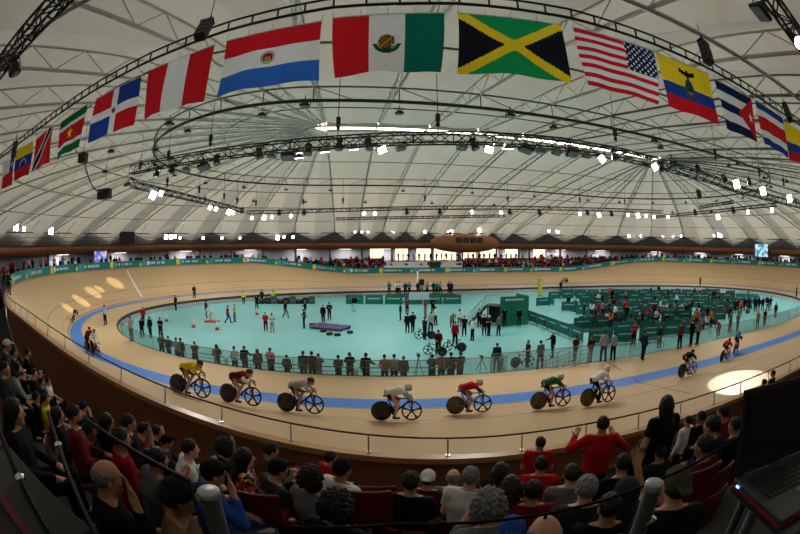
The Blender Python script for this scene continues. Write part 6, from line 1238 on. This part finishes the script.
HW = {(5.5, 303): 5, (10.5, 307): 5, (2, 312): 5, (7, 344): 8, (5, 367): 10, (17.5, 367): 8, (34, 372): 7.5, (42, 381): 7, (48, 381): 6, (45, 398): 9, (24, 386): 8.5, (28, 352): 6, (14, 352): 7, (57.5, 413): 13, (74.5, 413): 15, (83.5, 406): 8, (89, 430): 14, (14, 409): 19, (121, 437): 16, (144, 428): 12, (157, 430): 10.5, (167, 440): 11, (157, 457): 19, (190, 447): 14, (107, 474): 26, (178, 493): 36, (226, 446): 19, (213, 470): 24, (245, 456): 15, (271, 449): 13, (278, 467): 19, (312, 477): 25, (331, 456.5): 12, (342, 467): 17, (338, 503): 38, (411, 480): 20, (428, 477): 15, (453.5, 476): 15, (471, 475): 19, (501, 471): 19, (511, 484): 17, (488, 503): 36, (520, 490): 17, (540.5, 442): 11.5, (541, 463): 13, (533, 489): 18, (572, 472): 17, (587, 486): 21, (545, 531): 36, (512, 529): 30, (603, 423): 14, (667, 403): 13.5, (688, 420): 9, (701, 416): 10, (723, 411): 11, (712, 424): 15, (643, 446): 13, (677, 481): 29, (626, 488): 24, (704, 444): 17, (764, 382): 7, (773, 373): 7, (623, 462): 15, (735, 424): 12, (660, 452): 14, (610, 505): 24, (381, 503): 1, (107, 420): 14, (129, 421): 13, (36, 396): 9}
for (u, v, kind, pv, top, hair, hc, cc, slv, sk, turn, lab) in NC:
    if kind == 'none': continue
    J = pose(kind, pv); hz = J['hea'][2]; dst = (.25 if hair == 'bushy' else .178)*420/HW[(u, v)]; wallside = kind == 'stand' and (u < 20 or u > 760); e, k, p, i, z = on_row(u, v, hz+.03, 9 if kind == 'sit' else 0 if wallside else 4, None if wallside else dst)
    T = TGT if u < 330 else V(p[0]+8, p[1]+20, 0) if u < 640 else V(p[0]-NX[i]*10, p[1]-NY[i]*10, 0)
    rz = face_to(p, T)+math.radians(turn); hv = rotz(rz) @ J['hea']; pos = V(p[0]-hv[0], p[1]-hv[1], z)
    dist = np.linalg.norm(p-CAM); fine = 2 if dist < 7.5 else 1
    sc = 1.
    if 'child' in lab or 'boy' in lab: sc = .86
    pos[2] += hz*(1-sc) if kind == 'sit' and sc < 1 and False else 0
    if sc < 1:
        e, k, p, i, z = on_row(u, v, (hz+.03)*sc, 8, dst*.95); pos = V(p[0]-hv[0]*sc, p[1]-hv[1]*sc, z)
    o = person(pos, rz, kind, pv, top if top not in SHIRTM else 'black', 'denim' if 'blue shirt' in lab and 'grey' not in lab else 'black', hair, hc, sk, fine, slv, 'long', lab, 'spectators in the near rows', sc, capc=cc, eyes=fine == 2, shirt=SHIRTM.get(top))
    near_p.append((pos, k, i))
    if 'glasses' in lab:
        J = pose(kind, pv); h = J['hea']; M = head_M(J); g = MB()
        for q in (-1, 1):
            g.path([h+M @ V(q*.032+.026*math.cos(a), .104, .010+.02*math.sin(a)) for a in np.linspace(0, 2*PI, 14, endpoint=False)], .003, 5, closed=True)
            g.path([h+M @ V(q*.058, .102, .014), h+M @ V(q*.083, .04, .014), h+M @ V(q*.082, -.02, .006)], .003, 5)
        g.tube(h+M @ V(-.008, .106, .013), h+M @ V(.008, .106, .013), .003, 5); g.build('glasses', BLK, o)
    if 'phone' in lab:
        c = (J['haL']+J['haR'])/2+V(0, .03, .05); g = MB(); g.rbox(c, (.075, .010, .15), .004); g.build('phone', CONW if 'white phone' in lab else HOUS, o)
    if 'white collar' in lab:
        J = pose(kind, pv); n_ = J['nec']; g = MB(); g.path([n_+V(.068*math.cos(a), .07*math.sin(a), .012-.02*math.sin(a)) for a in np.linspace(0, 2*PI, 16, endpoint=False)], .016, 6, closed=True); g.build('collar', CL['white'], o)
        h = J['hea']; M = head_M(J); put('beard', blob('beard', [ell(h+M @ V(0, .022, -.055), (.062, .076, .066), M)], .0095, [(h+M @ V(0, 0, -.045), M @ V(0, -.2, 1))]), o, HAIRM['black'])
    if kind == 'sit': a = math.atan2(-NY[i], -NX[i])-PI/2; seat(V(p[0], p[1], z)*V(0, 0, 1)+V(pos[0], pos[1], 0)-rotz(rz) @ V(0, .02, 0), rz, 'red seat under the '+lab.replace('spectator', 'one')[:60].rsplit(' ', 1)[0] if len(lab.split()) > 11 else 'red seat under the '+lab)
for u, v, dd, w in ((384, 508, 3.2, 'right of the big curly black hair'), (366, 492, 4.2, 'behind the man in the white tee shirt'), (574, 505, 2.9, 'large in the bottom middle, left one of two'), (602, 512, 2.6, 'large in the bottom middle, right one of two'), (256, 494, 3.5, 'below the floral shirt'), (700, 470, 3.2, 'right of the olive cap, upper one'), (716, 462, 3.4, 'next to the laptop'), (640, 470, 3.6, 'by the hooded person'), (352, 489, 4.6, 'in the front row before the brown wall'), (376, 487, 4.6, 'right one in the front row before the brown wall')):
    e, k, p, i, z = on_row(u, v, .80, 9, dd); rz = math.atan2(-NY[i], -NX[i])-PI/2
    if any(np.hypot(*(p-q[0])[:2]) < .42 for q in near_p): continue
    seat(V(p[0], p[1], z)+V(NX[i], NY[i], 0)*-.22, rz, 'empty red seat '+w, 'empty red seats in the near rows'); near_p.append((p, k, i))
# ------------------------------------------------------------------ far stands
def far_pt(u, k, rho_add=.5):                                # a place on far row k seen at column u
    best = None
    for i in range(NS):
        if TY[i] < 0 and TX[i] < 0 and TY[i] < -8: continue
        if TX[i] > 0 and TY[i] < -14: continue
        p = off(i, row_o(i, k)+rho_add, rz2(i, k)); d = np.linalg.norm(p[:2]-CAM[:2])
        if d < 25: continue
        q = proj(p); 
        if best is None or abs(q[0]-u) < best[0]: best = (abs(q[0]-u), p, i)
    return best[1], best[2]
def look_cam(i): return math.atan2(-NY[i], -NX[i])-PI/2
nf = 0
for u in list(np.linspace(397, 520, 24))+list(np.linspace(540, 790, 6)):
    t = t_at_px(u, 255, 44.2); q, n = stad(t, 43.5-R.random()*1.2); tcol = R.choice(['black', 'black', 'navy', 'darkgrey', 'maroon'])
    person((q[0], q[1], 3.37), R.uniform(0, 6.28), 'stand', R.choice([0, 1, 2]), tcol, 'black', 'short', 'black', 1, 0, 'long', 'long', 'far spectator in %s standing on the concourse, %s from the left' % (cn(tcol), ord_(nf)), 'far spectators standing on the concourse'); nf += 1
for k_, u in enumerate([4, 8, 13, 18, 23, 29, 34, 40, 47, 55, 64, 72]):
    p, i = far_pt(u, 0 if k_ % 2 else 1); tcol = R.choice(['red', 'darkred', 'black', 'grey', 'white', 'pink'])
    person(p, look_cam(i)+R.uniform(-.5, .5), 'stand', R.choice([0, 4, 1]), tcol, 'black', 'short', 'black', 1, 0, 'long', 'long', 'spectator in %s behind the boards of the left turn, %s from the left' % (cn(tcol), ord_(k_)), 'spectators behind the boards of the left turn')
# the rest of the far crowd, too many to count
CRM = ['red', 'darkred', 'black', 'navy', 'white', 'darkgrey', 'lightgrey', 'maroon', 'blue']
def lowfig(sit):
    J = pose('sit' if sit else 'stand', 0); P = torso(J, .015)
    for s in 'LR': P += arm(J, s, .012)
    Q = [ell(J['hea']+V(0, 0, -.02), (.08, .10, .12), None)]; T = []
    for s in 'LR': T += leg(J, s, .01)
    H = [ell(J['hea']+V(0, -.02, .03), (.085, .1, .1), None)]; out = []
    for nm, pr in (('s', P), ('h', Q), ('t', T), ('r', H)):
        me = blob('tmp', pr, .075 if nm in 'st' else .06); n = len(me.vertices); co = np.zeros(n*3); me.vertices.foreach_get('co', co); out.append((co.reshape(-1, 3), [tuple(p.vertices) for p in me.polygons])); bpy.data.meshes.remove(me)
    return out
LF = {0: lowfig(False), 1: lowfig(True)}
def crowd(name, label, spots_):
    b = MB()
    for p, rz, st_, c in spots_:
        M = rotz(rz)
        for (co, fs), m in zip(LF[st_], (c, 9, 2, 10)): b.add((M @ co.T).T+p, fs, m, True)
    tag(b.build(name, [CL[c] for c in CRM]+[SKINS[1], HAIRM['black']]), label, 'crowd', None, 'stuff')
sp = []
RNG = [(k, i) for k in range(0, 6) for i in range(NS)]
R.shuffle(RNG); used = set()
for k, i in RNG:
    p = off(i, row_o(i, k)+.45, rz2(i, k))
    if (TX[i] < 0 and TY[i] < 1) or (TX[i] > 0 and TY[i] < -12): continue
    u, v = proj(p); dens = .85 if 335 < u < 610 else .30 if u > 610 else .2
    if 385 < u < 462 or (462 <= u < 530 and k > 3) or (335 < u <= 385 and k > 4): continue
    for j in range(2):
        if R.random() > dens*.62: continue
        q = p+V(math.cos(TH[i]), math.sin(TH[i]), 0)*(R.uniform(-.25, .25)+.3*j)
        w = [3.2, 3.5, 5, 3, 1.6, 4, 1.6, 3, 1] if 335 < u < 620 else [1.5, 1.5, 4, 2, 2, 3, 2, 1, 1]
        sp.append((q, look_cam(i)+R.uniform(-.4, .4), 1 if R.random() < .8 else 0, R.choices(range(9), w)[0]))
print('far crowd', len(sp))
crowd('crowd', 'mass of tiny seated spectators, many in red, filling the far stands', sp)
# white desks of the guest rows in the far middle, and red seat rows
for k, (u0, u1, rk) in enumerate(((384, 430, 1), (440, 461, 1), (386, 428, 3), (440, 461, 3))):
    A, ia = far_pt(u0, rk, .2); B, ib = far_pt(u1, rk, .2); d = B-A; L = np.linalg.norm(d); o = thing('guest_desk', 'long white guest desk in the far stand, %s' % ['lower left', 'lower right', 'upper left', 'upper right'][k], 'desk', (A+B)/2, math.atan2(d[1], d[0]), 'white guest desks in the far stand')
    b = MB(); b.rbox((0, 0, .78), (L, .5, .05), .015); b.build('top', CONW, o); b = MB(); b.box((0, .2 if False else -.2, .38), (L-.1, .04, .76)); b.build('front_panel', CONW, o); 
    for x in np.linspace(-L/2+.1, L/2-.1, 4): b = MB(); b.box((x, 0, .38), (.05, .4, .76)); b.build('leg', CONW, o)
    for j in range(3):
        p = A+d*(j+.5)/3+V(0, .62, 0); person(p, look_cam(ia), 'sit', 0, R.choice(['black', 'white', 'red']), 'black', 'short', 'black', 1, 0, 'long', 'long', 'guest seated at the %s white desk of the far stand, %s' % (['lower left', 'lower right', 'upper left', 'upper right'][k], ['left', 'middle', 'right'][j]), 'guests at the white desks')
for k in range(0, 6):
    for m, (u0, u1) in enumerate(((335, 383), (465, 530), (530, 612))):
        A, ia = far_pt(u0, k, .35); B, ib = far_pt(u1, k, .35); b = MB(); n = 14; P = []
        ii = np.linspace(ia, ib, n)
        for x in ii:
            a = int(x); f = x-a; e = off(a, row_o(a % NS, k)+.62, rz2(a % NS, k))*(1-f)+off(a+1, row_o((a+1) % NS, k)+.62, rz2((a+1) % NS, k))*f; nn = V(NX[a % NS], NY[a % NS], 0)
            P.append([e-nn*.40+V(0, 0, .38), e-nn*.40+V(0, 0, .42), e+V(0, 0, .42), e+nn*.06+V(0, 0, .8), e+nn*.09+V(0, 0, .8), e+nn*.02+V(0, 0, .36), e-nn*.40+V(0, 0, .38)])
        b.grid(P); tag(b.build('seat_row', SEATR), 'red seat row in the far stand, %s row up, %s section' % (ord_(k), ['left', 'middle', 'right'][m]), 'seat row', 'red seat rows in the far stand')
# ------------------------------------------------------------------ things close to the camera
TINT = bpy.data.materials.new('balustrade_glass'); TINT.use_nodes = True; nt = TINT.node_tree; nt.nodes.clear(); o_ = nt.nodes.new('ShaderNodeOutputMaterial'); tr = nt.nodes.new('ShaderNodeBsdfTransparent'); gl = nt.nodes.new('ShaderNodeBsdfGlossy'); mx = nt.nodes.new('ShaderNodeMixShader'); gl.inputs['Roughness'].default_value = .12; gl.inputs['Color'].default_value = (.6, .6, .6, 1); mx.inputs[0].default_value = .05; tr.inputs['Color'].default_value = (.72, .74, .74, 1)
nt.links.new(tr.outputs[0], mx.inputs[1]); nt.links.new(gl.outputs[0], mx.inputs[2]); nt.links.new(mx.outputs[0], o_.inputs[0])
def balustrade(a, c, h, label, clamps=()):
    A, B = a, c; d = B-A; o = thing('glass_balustrade', label, 'balustrade', (A+B)/2+V(0, 0, -h), 0, None); O = (A+B)/2+V(0, 0, -h); n = norm(np.cross(d, V(0, 0, 1)))*.006
    b = MB(); q = [A-O, B-O, B-O-V(0, 0, h), A-O-V(0, 0, h)]; b.add([p+n for p in q]+[p-n for p in q], [(0, 1, 2, 3), (7, 6, 5, 4), (0, 4, 5, 1), (1, 5, 6, 2), (2, 6, 7, 3), (3, 7, 4, 0)]); b.build('glass_pane', TINT, o)
    b = MB(); b.path([A-O, B-O, B-O-V(0, 0, h*.95)], .014, 8); b.build('dark_rail', mat('rail_black', (.004, .004, .005), .6, spec=.08), o)
    for t in clamps: b = MB(); b.rbox(A-O+d*t, (.05, .05, .04), .012, 0, np.stack([norm(d), norm(np.cross(V(0, 0, 1), d)), norm(np.cross(d, np.cross(V(0, 0, 1), d)))], 1)); b.build('clamp', CHR, o)
balustrade(atd(84, 418, 3.3), atd(189, 481, 2.0), .95, 'glass balustrade with a dark rail crossing in front of the bald man')
balustrade(atd(48, 412, 2.9), atd(98, 540, 1.75), .9, 'glass balustrade with a chrome clamp at the lower left', (.36,))
balustrade(atd(-6, 415, 2.5), atd(54, 540, 1.6), .8, 'leftmost glass balustrade of the lower left corner', (.6,))
EDGE = mat('step_edge_red', srgb(110, 18, 26), .6)
for k, (a, c, w) in enumerate((((-8, 452, 3.1), (70, 548, 2.1), 'upper'), ((-8, 486, 2.8), (38, 548, 2.1), 'lower'))):
    A, B = atd(*a), atd(*c); d = B-A; B[2] = A[2]; d = B-A; L = np.linalg.norm(d); M = np.stack([norm(d), norm(np.cross(V(0, 0, 1), d)), V(0, 0, 1)], 1); o = thing('stair_tread', 'grey stair tread with a dark red edge strip at the lower left, %s one' % w, 'step', (A+B)/2, 0, None)
    b = MB(); b.rbox((0, 0, -.05), (L, .34, .1), .01, 0, M); b.build('tread', CONC, o); b = MB(); b.box(M @ V(0, -.15, .006), (L, .05, .012), 0, M); b.build('edge_strip', EDGE, o); b = MB(); b.box(M @ V(0, 0, -.35), (L*.96, .28, .5), 0, M); b.build('riser_block', STEP, o)
CAPG = mat('post_cap_grey', srgb(165, 165, 168), .35, .3)
for u, v, t, r, lab in ((655, 482, 1.5, .036, 'dark round post with a pale flat cap left of the olive cap'), (208, 490, 1.75, .05, 'dark round post with a grey flat cap at the lower left'), (791, 404, 1.5, .028, 'dark post with a small pale cap behind the laptop')):
    p = atd(u, v, t); i, o_i = near_i(p); zf = rz2(i, max(0, min(10, int((o_i-EO[i]-CAPX-1.25)/.8)))); h = p[2]-zf; o = thing('handrail_post', lab, 'post', (p[0], p[1], zf)); b = MB(); b.lathe([(r*1.6, 0), (r*1.6, .02), (r*.9, .03), (r*.9, h-.03)], 20); b.build('tube', HOUS, o); b = MB(); b.lathe([(r*.95, h-.03), (r, h-.025), (r, h-.004), (r*.93, h)], 24); b.build('flat_cap', CAPG, o)
A = atd(655, 486, 1.5); b = MB(); b.path([A+V(-.02, 0, -.28), A+V(-.05, .02, -.36), A+V(-.12, .03, -.42), A+V(-.25, .0, -.45)], .012, 8); b.rbox(A+V(.02, -.0, -.16), (.07, .05, .03), .01); tag(b.build('tube_handle', CHR), 'bent chrome tube handle below the pale capped post', 'handle')
pts = [atd(*q) for q in ((285, 527, 1.95), (400, 524, 1.9), (480, 522, 1.9), (546, 514, 1.95), (609, 499, 2.05), (690, 466, 2.3), (738, 438, 2.5))]
o = thing('row_rail', 'thin dark rail curving across the bottom of the view behind the last seats', 'rail', pts[3]*V(1, 1, 0)+V(0, 0, rz2(near_i(pts[3])[0], 6))); O = V(*o.location); b = MB(); b.path([q-O for q in pts], .008, 8); b.build('rail_tube', mat('rail_black'), o)
for q in (pts[1], pts[3]): b = MB(); b.tube(q-O, V(q[0], q[1], rz2(near_i(q)[0], 6)-.2)-O, .009, 8); b.build('post', mat('rail_black'), o)
# laptop on a desk at the lower right
P0 = atd(734, 478, 1.15); P1 = atz(782, 521, P0[2]); P2 = atz(800, 434, P0[2]); e2 = norm(P1-P0); e1 = V(-e2[1], e2[0], 0); e1 = e1*np.sign(e1 @ (P2-P0)); W_, D_ = .37, max(.22, min(.30, np.linalg.norm(P1-P0))); M = np.stack([e1, e2, np.cross(e1, e2)], 1); up = V(0, 0, 1); sgn = 1
o = thing('laptop', 'open black laptop with dark screen and red trim at the lower right', 'laptop', P0); PLA = mat('laptop_black', (.018, .018, .02), .35); KEY = mat('laptop_keys', (.012, .012, .013), .45)
def lp(x, y, z=0): return e1*x+e2*y+V(0, 0, z)
b = MB(); b.rbox(lp(W_/2, D_/2, -.011), (W_, D_, .022), .004, 0, np.stack([e1, e2, V(0, 0, 1)], 1)); b.build('base', mat('laptop_deck', (.05, .052, .056), .4, .3), o)
kb = MB(); Mx = np.stack([e1, e2, V(0, 0, 1)], 1)
for r in range(6):
    for c in range(15): kb.rbox(lp(.03+c*(W_-.06)/15+.010, .035+r*.019, .002), ((W_-.06)/15*.86, .0155, .004), .001, 0, Mx)
kb.build('keyboard', KEY, o); b = MB(); b.rbox(lp(W_*.5, D_-.05, .001), (.11, .07, .003), .001, 0, Mx); b.build('touchpad', mat('touchpad_grey', (.16, .165, .175), .35), o)
tilt = math.radians(14); lu = V(0, 0, 1)*math.cos(tilt)-e2*math.sin(tilt); ln = np.cross(e1, lu); ML = np.stack([e1, norm(ln), lu], 1); b = MB(); b.rbox(lp(W_/2, -.004, 0)+lu*.113, (W_, .008, .226), .003, 0, ML); b.build('lid', PLA, o)
b = MB(); sd = np.sign(norm(ln) @ e2); b.box(lp(W_/2, -.004, 0)+lu*.115+norm(ln)*sd*.0048, (W_-.03, .001, .195), 0, ML); b.build('screen', mat('laptop_screen', (.006, .006, .008), .12, spec=.6), o)
b = MB(); b.box(lp(-.001, D_/2, -.018), (.003, D_*.98, .006), 0, Mx); b.box(lp(W_/2, D_+.001, -.018), (W_*.98, .003, .006), 0, Mx); b.build('red_trim', mat('trim_red', srgb(150, 16, 26), .4), o)
b = MB(); b.rbox(lp(-.004, .03, -.010), (.004, .012, .006), .001, 0, Mx); b.build('indicator_light', mat('indicator_blue', (.05, .1, 1), .3, emit=(.15, .3, 1), es=6), o)
i, oi = near_i(P0+lp(.2, .15)); zf = rz2(i, max(0, min(10, int((oi-EO[i]-CAPX-1.25)/.8)))); c = P0+lp(W_/2+.03, D_/2+.02, -.024); o = thing('small_desk', 'small black desk carrying the open laptop', 'desk', V(c[0], c[1], zf), 0, None); h = c[2]-zf; b = MB(); b.rbox(V(0, 0, h-.0125), (W_+.05, D_+.05, .025), .006, 0, Mx); b.build('desk_top', PLA, o)
for x in (-1, 1):
    for y in (-1, 1): q = e1*x*W_*.46+e2*y*D_*.44; b = MB(); b.tube(q, q+V(0, 0, h-.025), .014, 8); b.build('leg', HOUS, o)
# ------------------------------------------------------------------ daylight outside and exposure
sc = bpy.context.scene
wd = bpy.data.worlds.new('sky'); wd.use_nodes = True; sc.world = wd
bg = wd.node_tree.nodes['Background']; bg.inputs['Color'].default_value = (1., .97, .93, 1); bg.inputs['Strength'].default_value = 2.2
nt = wd.node_tree; N = nt.nodes.new; tc = N('ShaderNodeTexCoord'); dt = N('ShaderNodeVectorMath'); dt.operation = 'DOT_PRODUCT'; dt.inputs[1].default_value = tuple(norm(V(.45, 1, .25)))
mr = N('ShaderNodeMapRange'); mr.inputs['From Min'].default_value = -.7; mr.inputs['From Max'].default_value = 1.; nt.links.new(tc.outputs['Generated'], dt.inputs[0]); nt.links.new(dt.outputs['Value'], mr.inputs['Value'])
cr = N('ShaderNodeValToRGB'); cr.color_ramp.elements[0].color = (.04, .05, .055, 1); cr.color_ramp.elements[1].color = (4.2, 3.6, 2.8, 1); e = cr.color_ramp.elements.new(.5); e.color = (.28, .32, .32, 1)
nt.links.new(mr.outputs[0], cr.inputs[0]); nt.links.new(cr.outputs[0], bg.inputs['Color'])
sc.view_settings.view_transform = 'Standard'; sc.view_settings.look = 'None'; sc.view_settings.gamma = 1; sc.view_settings.exposure = .06
sc.view_settings.use_curve_mapping = False
